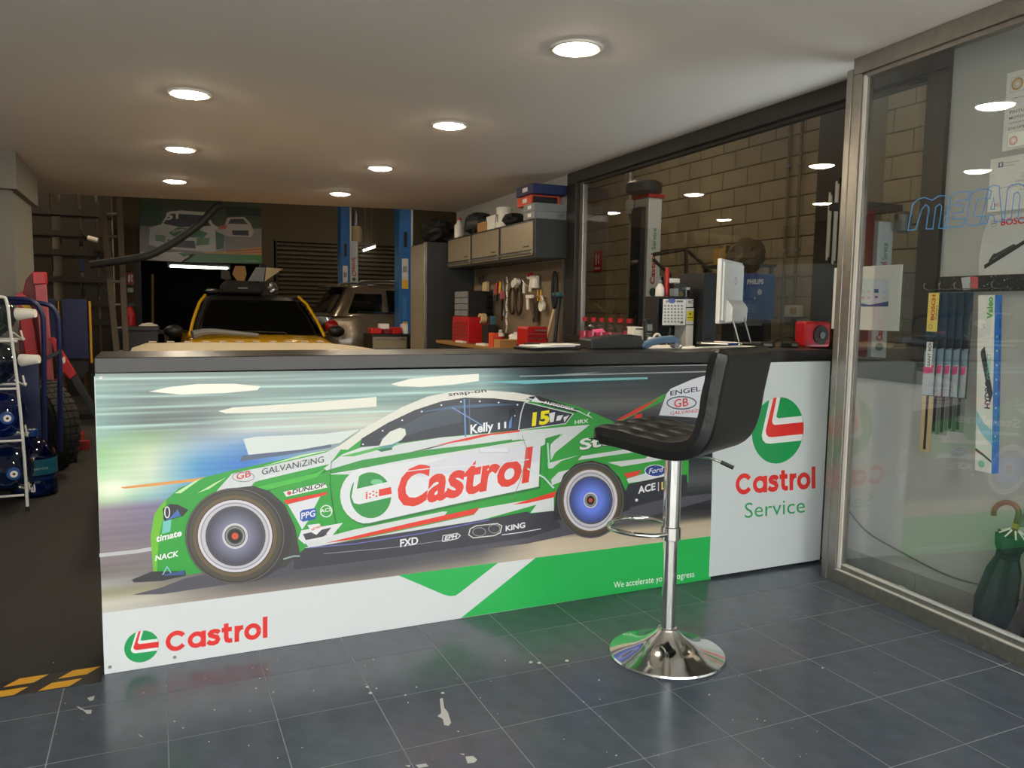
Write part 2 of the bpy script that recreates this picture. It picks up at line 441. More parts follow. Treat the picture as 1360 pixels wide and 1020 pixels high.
# back wall with a dark opening and a lintel, far store room behind
bw = MB()
bw.box((-3.6, 15, 0), (-.24, 15.2, 4.6)); bw.box((-.24, 15, 1.99), (1.80, 15.2, 4.6)); bw.box((1.80, 15, 0), (2.03, 15.2, 4.6)); bw.box((2.03, 15, 2.42), (4.3, 15.2, 4.6)); bw.box((4.3, 15, 0), (7.3, 15.2, 4.6))
bw.build('wall_back', 'hall_wall', label='dim brown back wall of the hall with dark opening', kind=S)
MB().box((-3.6, 19.5, 0), (7.3, 19.7, 4.6)).build('wall_back', 'hall_dark', label='black far wall of the store room', kind=S)
# the block wall of the neighbouring bay seen through the window
bwall = MB().box((7.06, -.8, 0), (7.3, 19.7, 4.6)).build('wall_bay', 'mortar', label='beige concrete block wall of the bay beyond the window', kind=S)
bp = MB().box((0, .005, .005), (.06, .485, .235)).build('block', 'block', bwall, bevel=.006, seg=1, local=True)
Fb = FR[bwall.name].inverted(); n = 0
for r in range(2, 17):
    for c in range(0, 20):
        y = 4.3 + c * .49 + (.245 if r % 2 else 0)
        if y > 13.4: continue
        b = bp if n == 0 else bp.copy()
        if n: COL.objects.link(b); b.parent = bwall
        b.location = Fb @ Vector((7.0, y, .24 * r)); n += 1
MB().box((6.72, 6.1, 0), (7.0, 6.75, 4.6)).build('wall_pillar', 'mortar', label='beige pilaster against the block wall beyond the window', kind=S)
# window in the right wall
win = thing('window_1', Wf(4.17, 0, .945), 'wide dark-framed window in the right wall', kind=S)
def wm(s0, s1, z0, z1, o0=-.06, o1=.025): return MB().fbox(Wf, s0, s1, o0, o1, z0, z1)
wm(2.376, 5.965, 2.29, CEIL - .002).build('window_frame', 'dark_alu', win, bevel=.004)
wm(2.376, 5.965, .945, 1.045).build('window_frame', 'dark_alu', win, bevel=.004)
wm(2.376, 2.482, 1.045, 2.29).build('window_frame', 'dark_alu', win, bevel=.004)
wm(5.80, 5.965, 1.045, 2.29).build('window_frame', 'dark_alu', win, bevel=.004)
wm(5.73, 5.80, 1.045, 2.29, -.05, -.01).build('inner_frame', 'alu', win, bevel=.004)
wm(2.482, 5.73, 2.27, 2.29, -.05, -.01).build('inner_frame', 'dark_alu', win)
wm(2.482, 5.73, 1.045, 2.27, -.034, -.028).build('pane', 'window_glass', win)
# glazed aluminium partition on the right
gp = thing('window_2', Gf(1.7, 0, 0), 'aluminium framed glass partition of the shop display', kind=S)
def gm(s0, s1, z0, z1, o0, o1): return MB().fbox(Gf, s0, s1, o0, o1, z0, z1)
gm(.2, 2.70, 0, .062, -.03, .03).build('bottom_rail', 'alu_dull', gp, bevel=.002)
gm(.2, 2.665, .062, .085, -.022, .012).build('bottom_bead', 'alu', gp, bevel=.001)
gm(.2, 2.65, .060, .066, .012, .026).build('bottom_bead', 'bead_white', gp, bevel=.001)
gm(.2, 2.65, .085, .094, -.01, .01).build('bottom_bead', 'bead_white', gp, bevel=.001)
gm(.2, 2.70, CEIL - .075, CEIL - .001, -.03, .03).build('top_rail', 'alu', gp, bevel=.002)
gm(.2, 2.66, CEIL - .095, CEIL - .075, -.02, .016).build('top_bead', 'alu', gp, bevel=.001)
gm(2.70, 2.735, 0, CEIL - .045, -.03, .034).build('stile', 'alu', gp, bevel=.003)
gm(2.648, 2.70, .062, CEIL - .075, -.03, .03).build('stile', 'alu', gp, bevel=.003)
gm(2.63, 2.648, .07, CEIL - .085, -.02, .018).build('stile_bead', 'bead_white', gp, bevel=.001)
gm(2.618, 2.63, .08, CEIL - .09, -.012, .01).build('stile_bead', 'alu', gp, bevel=.001)
gm(.2, .26, .062, CEIL - .075, -.03, .03).build('stile', 'alu', gp, bevel=.003)
gm(.26, 2.625, .09, CEIL - .09, -.003, .003).build('pane', 'clear_glass', gp)
# blue outline lettering on the glass
A = Art(lambda x, y: onG(x, y, .003), (-1, .082, 0), .00005, .0006)
BL = (58, 132, 196)
A.stroke([(1206, 306), (1212, 272), (1219, 265), (1228, 262), (1238, 266), (1247, 260), (1256, 260), (1262, 266), (1261, 276), (1257, 304), (1247, 303), (1251, 274), (1248, 271), (1243, 275), (1239, 304), (1230, 304), (1234, 275), (1230, 272), (1225, 277), (1216, 305)], 1.3, BL, True)
A.stroke([(1253, 302), (1263, 261), (1268, 256), (1288, 254), (1286, 265), (1270, 267), (1268, 273), (1281, 272), (1279, 282), (1266, 283), (1264, 291), (1281, 290), (1279, 301)], 1.3, BL, True)
A.stroke([(1283, 297), (1289, 258), (1296, 253), (1312, 251), (1317, 254), (1315, 264), (1300, 264), (1297, 268), (1293, 288), (1309, 287), (1307, 297), (1289, 300)], 1.3, BL, True)
A.stroke([(1302, 297), (1313, 250), (1319, 246), (1327, 247), (1331, 294), (1321, 295), (1320, 286), (1314, 286), (1311, 297)], 1.3, BL, True)
A.stroke([(1316, 278), (1320, 262), (1321, 278)], 1.2, BL, True)
A.stroke([(1334, 293), (1338, 252), (1343, 246), (1354, 244), (1364, 249), (1366, 258), (1362, 291), (1352, 291), (1355, 260), (1352, 255), (1347, 257), (1343, 292)], 1.3, BL, True)
A.build('window_lettering', gp)

# ------------------------------------------------------------------ recessed ceiling lamps
def downlight(x, y, label):
    t = thing('ceiling_lamp', (x, y, CEIL), label, 'lamp', group='recessed ceiling lamps')
    MB().lathe([(.088, -.004), (.1, -.010), (.112, -.008), (.116, 0), (.088, 0)], n=36, caps=False).build('trim_ring', 'trim_white', t, True, local=True)
    MB().lathe([(.001, -.022), (.03, -.021), (.06, -.017), (.08, -.010), (.089, -.002)], n=32, caps=False).build('diffuser', 'lamp_glow', t, local=True)
LAB = {(1.7, 3.13): 'round recessed ceiling lamp nearest the camera, above the counter', (.2, 4.73): 'round recessed ceiling lamp at the near end of the left row', (1.7, 4.76): 'second recessed ceiling lamp of the right row',
       (.2, 6.41): 'middle recessed ceiling lamp of the left row', (1.71, 6.46): 'third recessed ceiling lamp of the right row', (.2, 8.08): 'farthest recessed ceiling lamp of the left row', (1.73, 8.1): 'farthest recessed ceiling lamp of the right row, near ceiling edge'}
for (x, y), l in LAB.items(): downlight(x, y, l)

# ------------------------------------------------------------------ the counter
CY = 2.895; CL, CR, SEAM = -.186, 3.05, 2.335
ctr = thing('reception_counter', (1.4, 3.05, 0), 'long reception counter with printed racing car front', 'counter')
MB().box((CL + .02, CY + .012, .012), (CR, CY + .33, 1.015)).build('body', 'carcass', ctr)
MB().box((CL + .015, CY + .02, 0), (CR, CY + .3, .012)).build('plinth', 'black_plastic', ctr)
fp = MB().box((CL, CY, .014), (SEAM, CY + .011, 1.012)).build('front_panel', 'panel_white', ctr, bevel=.001, seg=1)
svp = MB().box((SEAM + .001, CY - .001, .014), (3.03, CY + .010, 1.018)).build('service_panel', 'panel_white', ctr, bevel=.001, seg=1)
for x, y in ((134, 502), (146, 886), (232, 873)):
    p = onY(x, y, CY - .0015); MB().cyl(p, p + Vector((0, .004, 0)), .006, n=12).build('screw', 'steel', ctr)
top = MB().box((CL + .002, CY - .004, 1.0205), (3.06, CY + .37, 1.073)).build('worktop', 'black_stone', bevel=.003, label='black speckled stone worktop of the reception counter', cat='worktop')

# ---- printed graphic on the counter front (sheet coordinates are those of the print itself)
pm = print_mat('counter_print', .28, .25)
A = Art(lambda x, y: onY(x, y, CY - .0002), (0, -1, 0), .000025, .0003)
import bisect
XS = [126, 200, 265, 330, 480, 640, 720, 950]
ROWS = [  # v from the top edge, colours at XS
 (0.00, [(120, 140, 138), (120, 138, 136), (118, 136, 134), (110, 130, 128), (105, 125, 125), (95, 115, 118), (38, 44, 46), (34, 36, 38)]),
 (0.06, [(128, 160, 155), (110, 130, 128), (120, 140, 136), (128, 150, 146), (110, 140, 138), (140, 170, 168), (50, 78, 84), (40, 42, 46)]),
 (0.12, [(120, 150, 146), (100, 112, 110), (110, 120, 118), (130, 150, 146), (120, 150, 146), (110, 130, 128), (84, 88, 88), (58, 60, 64)]),
 (0.17, [(130, 168, 162), (96, 106, 104), (100, 110, 110), (170, 180, 172), (190, 192, 178), (150, 160, 150), (104, 106, 104), (96, 98, 98)]),
 (0.21, [(150, 190, 170), (140, 170, 130), (150, 160, 165), (190, 196, 196), (205, 205, 190), (180, 180, 165), (72, 76, 78), (60, 62, 66)]),
 (0.26, [(150, 196, 140), (196, 214, 180), (150, 180, 205), (110, 150, 200), (130, 140, 130), (120, 120, 100), (52, 56, 62), (48, 50, 54)]),
 (0.32, [(170, 215, 165), (214, 224, 200), (84, 150, 200), (64, 120, 200), (204, 214, 208), (180, 190, 180), (44, 48, 56), (40, 42, 48)]),
 (0.38, [(205, 224, 180), (196, 220, 196), (80, 150, 205), (70, 122, 205), (210, 216, 212), (170, 180, 170), (44, 48, 56), (38, 40, 46)]),
 (0.42, [(176, 206, 150), (150, 190, 190), (90, 140, 190), (84, 120, 190), (180, 190, 190), (150, 160, 150), (40, 44, 52), (36, 38, 44)]),
 (0.45, [(150, 136, 146), (130, 120, 150), (100, 110, 150), (90, 110, 150), (150, 160, 160), (120, 120, 120), (60, 62, 66), (50, 52, 56)]),
 (0.53, [(132, 116, 126), (122, 112, 130), (104, 104, 128), (96, 98, 120), (120, 120, 120), (100, 100, 100), (96, 98, 100), (84, 86, 88)]),
 (0.60, [(138, 124, 130), (128, 118, 126), (108, 106, 116), (100, 98, 106), (90, 90, 94), (80, 80, 84), (48, 50, 56), (44, 46, 50)]),
 (0.66, [(120, 110, 108), (124, 116, 116), (110, 106, 108), (96, 92, 94), (80, 80, 84), (72, 72, 78), (40, 42, 48), (36, 38, 42)]),
 (0.70, [(168, 166, 164), (140, 136, 132), (110, 108, 104), (90, 88, 88), (76, 76, 82), (72, 72, 78), (110, 108, 104), (64, 62, 62)]),
 (0.73, [(150, 146, 112), (150, 142, 118), (110, 108, 104), (90, 88, 88), (76, 76, 82), (80, 78, 80), (200, 184, 158), (178, 162, 138)]),
 (0.76, [(206, 202, 190), (190, 186, 172), (140, 134, 128), (100, 96, 96), (78, 78, 84), (110, 106, 104), (206, 190, 166), (190, 174, 150)]),
 (0.82, [(190, 188, 180), (182, 176, 168), (176, 160, 150), (186, 166, 150), (170, 152, 136), (190, 172, 152), (208, 192, 168), (196, 180, 156)]),
]
VV = [r[0] for r in ROWS]
STR = [(.012, .004), (.035, .005), (.058, .004), (.078, .0035), (.097, .0045), (.118, .004), (.14, .004), (.155, .003), (.172, .0035), (.188, .003), (.2, .003)]
def ink_at(x, v):
    x = min(max(x, XS[0]), XS[-1]); i = min(max(bisect.bisect_right(XS, x) - 1, 0), len(XS) - 2); a = (x - XS[i]) / (XS[i + 1] - XS[i])
    v = min(max(v, 0), VV[-1]); j = min(max(bisect.bisect_right(VV, v) - 1, 0), len(VV) - 2); b = (v - VV[j]) / (VV[j + 1] - VV[j])
    c = [0, 0, 0]
    for k in range(3):
        p = ROWS[j][1][i][k] * (1 - a) + ROWS[j][1][i + 1][k] * a; q = ROWS[j + 1][1][i][k] * (1 - a) + ROWS[j + 1][1][i + 1][k] * a
        c[k] = p * (1 - b) + q * b
    fade = 1 if x < 560 else max(0, 1 - (x - 560) / 150)
    for n, (sv, sw) in enumerate(STR):
        g = math.exp(-((v - sv - .006 * math.sin(n * 1.7 + x * .006)) / sw) ** 2) * fade * (.55 + .45 * math.sin(n * 2.3 + x * .009))
        for k, t in enumerate((205, 240, 232)): c[k] = c[k] * (1 - g * .8) + t * g * .8
    gr = 9 * math.sin(v * 310 + math.sin(x * .011) * 2) + 6 * math.sin(v * 173 + x * .008)
    # bright spot of a flare in the photograph printed on the panel
    fl = math.exp(-((x - 150) / 26) ** 2 - ((v - .385) / .035) ** 2)
    return [min(255, max(0, q + gr * (.35 if v < .7 else .15))) * (1 - fl * .8) + (250, 252, 232)[k] * fl * .8 for k, q in enumerate(c)]
def top_y(x): return 496.5 - (x - 126) * 11.5 / 817
def bot_y(x): return 896 - (x - 138.5) * 126.7 / 804.5
def photo_end(x): return 814.3 - (x - 135.4) * 102.3 / 807.6
def edge_x(u, y): return (126.2 + (y - 496) * .0301) * (1 - u) + (948.3 - (y - 485) * .019) * u
NU, NV = 120, 130
pts = []; vals = []
for j in range(NV + 1):
    for i in range(NU + 1):
        u = i / NU; xa = 130 + u * 815
        v = j / NV * ((photo_end(xa) - top_y(xa)) / (bot_y(xa) - top_y(xa)))
        y = top_y(xa) + v * (bot_y(xa) - top_y(xa)) ; x = edge_x(u, y)
        pts.append((x, y)); vals.append((x, v))
inks = [lin(ink_at(x, v)) for x, v in vals]
g0 = len(A.f); fcs = []; cc = []
for j in range(NV):
    for i in range(NU):
        fcs.append([j * (NU + 1) + i, j * (NU + 1) + i + 1, (j + 1) * (NU + 1) + i + 1, (j + 1) * (NU + 1) + i])
        cc.append([inks[q] for q in fcs[-1]])
A.raw(pts, fcs, (0, 0, 0)); A.c = A.c[:g0] + cc
WH, GR, DK, RED = (213, 217, 218), (52, 160, 62), (58, 60, 68), (224, 62, 48)
# blurred scenery: light lenses and pale board
A.poly([(198, 520), (225, 514), (262, 510), (310, 509.5), (346, 513), (342, 518), (300, 522), (240, 524)], (236, 234, 220))
A.poly([(290, 546), (310, 541), (360, 538), (420, 534), (500, 527), (500, 540), (430, 545), (350, 548), (300, 549)], (228, 226, 212))
A.poly([(519, 510), (545, 503), (590, 499), (636, 496.5), (636, 506), (600, 511), (560, 514), (530, 513)], (236, 234, 222))
A.poly([(323, 583), (340, 580), (430, 576), (478, 570), (452, 588), (400, 597), (330, 604)], (214, 222, 218))
A.poly([(322, 605), (400, 597), (440, 590), (440, 594), (380, 604), (318, 613)], (90, 104, 128))
A.poly([(160, 647), (200, 642), (262, 635), (276, 633), (262, 639), (200, 646), (165, 649)], (224, 156, 82))
A.poly([(132, 735), (180, 730), (204, 726), (204, 731), (180, 735), (132, 740)], (188, 188, 190))
A.poly([(640, 507), (760, 503), (860, 501), (860, 503.5), (760, 507), (700, 510)], (120, 186, 192))
A.poly([(690, 499), (945, 492.5), (945, 494), (690, 500.5)], (160, 164, 166))
A.poly([(735, 497.5), (800, 494), (772, 497)], (150, 170, 172))
# shadow on the road
A.poly([(176, 790), (215, 780), (246, 768), (420, 735), (740, 690), (838, 668), (945, 655), (945, 663), (830, 695), (700, 722), (520, 745), (330, 772), (215, 789)], (82, 80, 90))
# bottom bands
A.poly([(135.7, 814.3), (943.5, 712), (943.5, 769), (138.7, 895.6)], WH)
A.poly([(529, 764), (662, 747), (611, 787), (605, 791), (598, 791.8), (590, 790)], (38, 176, 84))
A.poly([(711.5, 740.6), (943.6, 712), (943.4, 769.2), (612, 820.8)], (38, 176, 84))
A.text('We accelerate your progress', (815, 781), (922, 766), 8.6, (236, 244, 238), .0)
roundel(A, 188, 858.5, 23, 21, .14)
wordmark(A, (220, 866), (355.5, 846.5), 26, (224, 48, 44), .23)
# rear wing
A.poly([(818, 558), (880, 524), (884, 523), (880, 533), (838, 553), (826, 559)], GR)
A.poly([(818, 558), (845, 543), (878, 527), (850, 546), (826, 558)], RED)
A.poly([(843, 551), (853, 549), (852, 555), (842, 556)], RED)
A.poly([(885, 523), (891, 516), (920, 503.5), (946, 496), (946, 556), (875, 551.5)], (222, 224, 232))
A.text('ENGEL', (890, 525.5), (930, 519), 6.5, (40, 42, 60), .015)
A.text('GB', (895, 541), (914, 539), 11, (214, 54, 64), .012); A.ring(905, 535, 20, 9, 1.6, (70, 74, 88))
A.text('GALVANIZING', (890, 551), (940, 546), 4.4, (206, 60, 64), .01)
# body of the racing car in the print
A.poly([(204, 765), (200, 712), (205, 683), (214, 670), (238, 648), (273, 633.5), (308, 624.7), (343, 617), (432, 598), (443, 596.5), (480, 571), (533, 541), (568, 526.5), (603, 519.4), (648, 518.5), (683, 521), (718, 527), (768, 540), (790, 549), (815, 560), (850, 563), (915, 575), (914, 640), (835, 668), (735, 690), (640, 702), (420, 728), (390, 738), (246, 764)], GR)
A.poly([(200, 712), (205, 683), (214, 670), (222, 662), (216, 690), (211, 712), (208, 764), (204, 765)], (112, 188, 48))
A.poly([(217, 690), (228, 688), (226, 706), (215, 709)], (120, 200, 190))
for q in (((232, 655), (258, 639), (268, 635), (240, 655)), ((262, 655), (284, 642), (300, 634), (278, 649)), ((346, 620), (400, 607), (430, 600), (440, 597), (400, 604))): A.poly(q, (196, 226, 176))
A.poly([(330, 650), (400, 634), (432, 622), (436, 626), (380, 645), (345, 655)], (42, 130, 52))
A.poly([(336, 648), (420, 628), (434, 621), (420, 634), (350, 652)], (76, 184, 70))
# white sweeps
A.poly([(270, 672), (308, 629), (330, 624), (355, 619), (432, 601), (460, 587), (438, 616), (345, 638), (338, 640), (332, 648), (308, 650), (285, 660)], WH)
A.poly([(443, 597), (480, 571), (533, 541), (568, 526.5), (603, 519.4), (648, 518.5), (683, 521), (718, 527), (700, 534), (656, 529), (617, 528), (586, 533.5), (551, 545), (515, 562), (480, 583), (462, 597)], (224, 222, 212))
A.poly([(430, 622), (455, 603), (480, 594), (540, 588), (586, 581), (690, 572), (783, 564), (774, 571), (751, 574), (720, 592), (510, 618), (470, 630), (440, 630)], WH)
A.poly([(432, 625), (480, 611), (560, 598), (640, 589), (682, 583), (700, 584), (640, 594), (540, 610), (470, 624), (440, 629)], (56, 148, 66))
A.poly([(452, 606), (500, 594), (540, 588), (500, 598), (470, 606)], (90, 180, 90))
# windows
A.poly([(478, 593.5), (480, 583), (515, 562), (551, 545), (586, 533.5), (617.5, 528.5), (656, 529.5), (697, 534), (761, 549.5), (751, 562.5), (690, 571), (586, 580.5), (540, 587), (500, 592)], (52, 55, 66))
A.poly([(500, 585), (560, 552), (610, 538), (614, 560), (560, 572), (520, 585)], (68, 76, 88))
A.poly([(553, 548), (600, 539), (650, 536), (690, 537), (650, 539.5), (600, 543)], (70, 100, 130))
A.stroke([(616.5, 530), (618, 580)], 2.2, (96, 140, 196)); A.stroke([(600, 541), (622, 554), (642, 566)], 1.4, (120, 150, 200))
A.stroke([(623, 530), (624, 576)], 1., (84, 110, 150))
A.stroke([(697, 533), (692, 548), (688.5, 571)], 1.4, (214, 216, 220)); A.stroke([(697, 534), (761, 549.5), (751, 562.5), (690, 571)], 1.2, (206, 208, 212))
A.stroke([(480, 583), (515, 562), (551, 545), (586, 533.5), (617.5, 528.5), (656, 529.5), (697, 534)], 1.0, (40, 42, 48))
for x, y in ((482, 590), (508, 572), (534, 558), (560, 546.5), (586, 538), (612, 533.5), (637, 533), (662, 534.5), (687, 537.5), (683, 552), (480, 571)): A.ell(x, y, 1.3, 1.1, (230, 232, 232), 8)
A.poly([(674, 566), (676, 545), (681, 541), (684, 546), (680, 566)], (36, 38, 48)); A.poly([(676, 560), (680, 552), (679, 568), (675, 569)], (96, 130, 196))
A.text('Kelly', (624.5, 576), (655, 571), 12, (238, 240, 244), .03); A.text('11', (661, 570), (672, 568), 8.5, (232, 234, 240), .03)
A.text('15', (706, 565), (729, 561.5), 17, (240, 226, 40), .05, .08)
for q in (((729, 549), (737, 547), (735, 560), (730, 561)), ((740, 552), (748, 551), (744, 558), (738, 559)), ((748, 554), (756, 551), (749, 561))): A.poly(q, (224, 226, 224))
# mirror
A.poly([(503, 593), (508, 583), (518, 573), (531, 568), (538, 570), (539, 577), (533, 584), (520, 590), (509, 595)], (222, 224, 214))
A.poly([(503, 593), (520, 590), (533, 584), (520, 595), (507, 598)], (86, 150, 150)); A.poly([(500, 597), (520, 594), (521, 597), (506, 600)], (48, 110, 70))
# red flash under the window
A.poly([(576, 592), (604, 585), (640, 577), (690, 571), (690, 573.5), (650, 578), (620, 585), (600, 588)], RED)
A.poly([(542, 601), (575, 593), (600, 588), (570, 596)], (80, 74, 80))
A.poly([(698, 530), (704, 526.6), (715, 525.7), (770, 544), (764.6, 548), (735, 541)], (54, 52, 60))
A.poly([(705, 533), (711, 527), (719, 535)], (232, 232, 232))
A.text('AUTODESK', (722, 536), (763, 545.5), 4.2, (230, 230, 230), .02)
A.text('snap-on', (596, 526), (646, 520.5), 5, (40, 40, 44), .015, -.3)
A.stroke([(700, 529), (740, 539), (768, 546), (786, 555), (780, 551), (783, 547)], 1.5, (228, 230, 228))
A.text('HRX', (763, 563), (781, 561), 5, (232, 236, 232), .02)
# rear quarter
A.poly([(680, 577), (748, 568), (783, 564), (774, 571), (737, 601), (731.5, 611), (729.6, 590), (751, 573.5), (724, 577), (680, 585)], WH)
A.poly([(724, 582), (745, 576), (731, 590), (727, 640), (721, 642)], (48, 150, 60))
A.poly([(727, 615), (770, 604), (745, 612), (733, 622), (728, 622)], WH)
A.stroke([(727, 588), (729, 620)], 2.2, (170, 220, 200))
A.poly([(767, 611), (772, 605.5), (851, 593.5), (845.5, 600)], WH)
A.poly([(807, 614), (857, 608.5), (869, 595.5), (900, 590), (900, 607), (825, 619.5)], WH)
A.poly([(731.5, 637), (741, 627), (757, 623), (744, 640), (733, 644)], WH)
A.text('Steeline', (769.5, 598), (880, 578), 14.5, (40, 90, 50), .055); A.text('Steeline', (769.5, 597.5), (880, 577.5), 14.5, (232, 236, 232), .03)
A.poly([(828, 629), (852, 624), (847, 630.5), (832.6, 635)], RED)
A.poly([(831.6, 636), (848, 631), (861, 627), (905, 624), (905, 631), (834.4, 641.5)], WH)
A.poly([(826, 665), (834, 643), (884, 632), (912, 630), (912, 655), (835, 674)], (48, 50, 58))
A.ell(870, 625, 14.5, 8, (228, 230, 236)); A.ell(870, 625, 13.3, 7.1, (36, 64, 140)); A.text('Ford', (861, 629), (879, 626), 7, (230, 232, 240), .01, .25)
A.text('ACE', (847, 655.5), (870, 650), 9.5, (230, 230, 232), .03); A.stroke([(874, 640), (874, 652)], 1.2, (210, 210, 212)); A.text('L', (878, 650), (884, 648), 10, (226, 190, 110), .03)
A.ell(845, 664, 2, 2, (220, 222, 224), 10)
# door panel with the large wordmark
P = [(511, 617.5), (600, 605), (717.5, 592), (715, 646), (600, 670), (490, 694.5)]
Pc = [(490 + 37 * math.cos(a) - 1.5, 658 + 37.5 * math.sin(a)) for a in [math.radians(100 + k * 13) for k in range(0, 13)]]
A.poly([(x + 2, y + 3) for x, y in P + Pc], (44, 118, 58))
A.poly(P + Pc, (224, 225, 230))
A.poly([(600, 605), (717.5, 592), (716, 612), (560, 634), (540, 625)], (214, 214, 224))
A.ell(492, 657.5, 27.5, 30.5, (52, 146, 72)); A.ell(500, 640, 8, 4, (120, 200, 150), 16)
A.poly([(471, 634), (477, 630), (473.5, 649), (518, 639), (521, 645), (521, 655), (519, 660), (477, 669.5), (470, 668), (466.5, 660)], (224, 226, 228))
A.poly([(503, 650), (519, 646.5), (520, 655.5), (503, 659)], RED)
for i in range(5):
    for j in range(4):
        if (i + j) % 2 == 0 or i > 3: A.poly([(x, y - (x - 480) * .2) for x, y in ((503 - i * 4.4, 654.5 + j * 2.4), (505.5 - i * 4.4, 654.5 + j * 2.4), (505.5 - i * 4.4, 656.5 + j * 2.4), (503 - i * 4.4, 656.5 + j * 2.4))][:4], RED)
A.text('Castrol', (525, 674), (702, 638), 53, RED, .035, .12, 46)
A.stroke([(530, 627), (570, 622), (640, 617), (702, 610)], 1.3, (224, 225, 230)); A.stroke([(700, 622), (722, 634), (735, 648)], 2.2, (210, 226, 226))
A.rrect(636, 595, 676, 601.5, 3, (196, 196, 206)); A.rrect(637, 595, 675, 600, 2.4, (224, 225, 232))
A.stroke([(440, 612), (438, 640), (443, 680), (451, 717)], .9, (36, 100, 48)); A.stroke([(693, 578), (700, 600), (690, 640), (672, 681)], .8, (120, 122, 128))
# sill stripes
A.poly([(405, 720), (470, 703), (588, 679), (594, 679), (588, 687), (470, 716), (410, 727)], WH)
A.poly([(431, 721), (520, 700), (590, 684), (636, 674), (629, 682.5), (560, 697), (470, 716)], RED)
A.poly([(404, 727), (470, 717), (560, 698.5), (629, 683.5), (636, 675), (700, 664), (735, 655), (735, 678), (704, 681), (712, 670), (640, 690), (420, 730)], WH)
A.poly([(680, 670), (720, 658), (738, 652), (736, 660), (700, 668)], RED)
A.poly([(390, 740), (405, 728), (500, 712), (640, 690.5), (700, 679), (704, 682), (735, 678), (745, 700), (700, 714), (520, 740), (390, 756)], (60, 60, 68))
A.stroke([(410, 727), (470, 722), (560, 708), (650, 690)], 1.2, (110, 110, 190)); A.stroke([(430, 735), (520, 727), (600, 716)], .8, (150, 150, 170))
A.text('FXD', (531, 726), (555, 722), 10, (230, 230, 234), .03); A.text('EPH', (590, 717), (606, 714), 5.5, (230, 230, 234), .03, .2)
A.stroke([(587, 718), (588, 711), (607, 708), (611, 711), (607, 715), (588, 719)], 1, (220, 220, 224), True)
A.stroke([(628, 714), (622, 710), (624, 702), (632, 698), (660, 695), (666, 698), (664, 707), (656, 711)], 1.3, (214, 214, 206), True); A.ring(636, 706, 9, 6, 1, (150, 150, 146)); A.ring(656, 702, 8, 6, 1, (150, 150, 146))
A.text('KING', (671, 705), (697, 700), 7, (230, 230, 234), .03); A.stroke([(666, 710), (690, 707), (718, 702)], 1.1, (220, 220, 224))
A.text('GALVANiZiNG', (347.5, 630.5), (430, 613.5), 8.5, (70, 72, 82), .005)
A.text('GB', (314, 637), (333, 632.5), 9, (214, 54, 56), .006); A.ring(323, 633, 15, 7, 1.2, (150, 152, 156))
# badges on the wing behind the front wheel
A.poly([(376, 653), (430.5, 640.5), (434.5, 647), (380, 659.5)], (228, 228, 226)); A.ell(384, 654.5, 3, 2.6, (206, 80, 84), 12)
A.text('DUNLOP', (388, 655.5), (431, 646), 5.6, (40, 40, 46), .025, .15)
A.poly([(377, 664), (434, 653), (433, 657), (380, 669.5)], RED)
A.poly([(382, 669.5), (425, 659), (416, 676), (410, 690), (401, 703), (394, 690)], (220, 222, 228))
A.poly([(398, 680), (402, 677), (418, 674.5), (420, 677), (420, 686), (417, 689.5), (402, 692.5), (398.5, 690)], (40, 84, 170)); A.text('PPG', (400, 689), (418.5, 685), 8.5, (230, 234, 240), .02)
A.ring(433, 678.5, 8.3, 8.3, 1.5, (214, 232, 214)); A.text('ACL', (425, 681), (441, 678), 5, (224, 238, 224), .025)
A.poly([(400, 704), (455, 694), (440, 712), (404, 722), (396, 715)], (222, 222, 226)); A.poly([(402, 709), (440, 700), (430, 712), (406, 717)], (70, 68, 76))
A.poly([(408, 697), (424, 695), (428, 702), (420, 710), (414, 707)], (230, 230, 232)); A.text('virgin', (413, 705), (426, 700), 4.5, (206, 60, 70), .02); A.text('australia', (409, 715.5), (434, 710), 4, (60, 60, 66), .02)
# nose
A.poly([(216, 675.5), (226, 669), (236, 670), (250, 677), (243, 685), (218, 692)], (50, 46, 52)); A.poly([(227, 686), (236, 676), (240, 685), (220, 690.5)], (70, 110, 180)); A.ring(222, 680, 4, 8, 1.6, (220, 222, 226), 16)
A.text('timate', (207, 719.5), (241, 711), 9, (236, 240, 236), .03, .1); A.text('NACK', (206, 744.5), (237, 738), 7.6, (236, 240, 236), .03, .1)
A.poly([(175, 769.5), (202, 758.5), (246.6, 758), (246.6, 764), (215, 771), (178, 773)], (54, 54, 58)); A.stroke([(216, 763), (222, 752), (228, 762)], 1.4, (150, 200, 220)); A.poly([(218, 762), (245, 757), (245, 763), (218, 764)], (60, 90, 140))
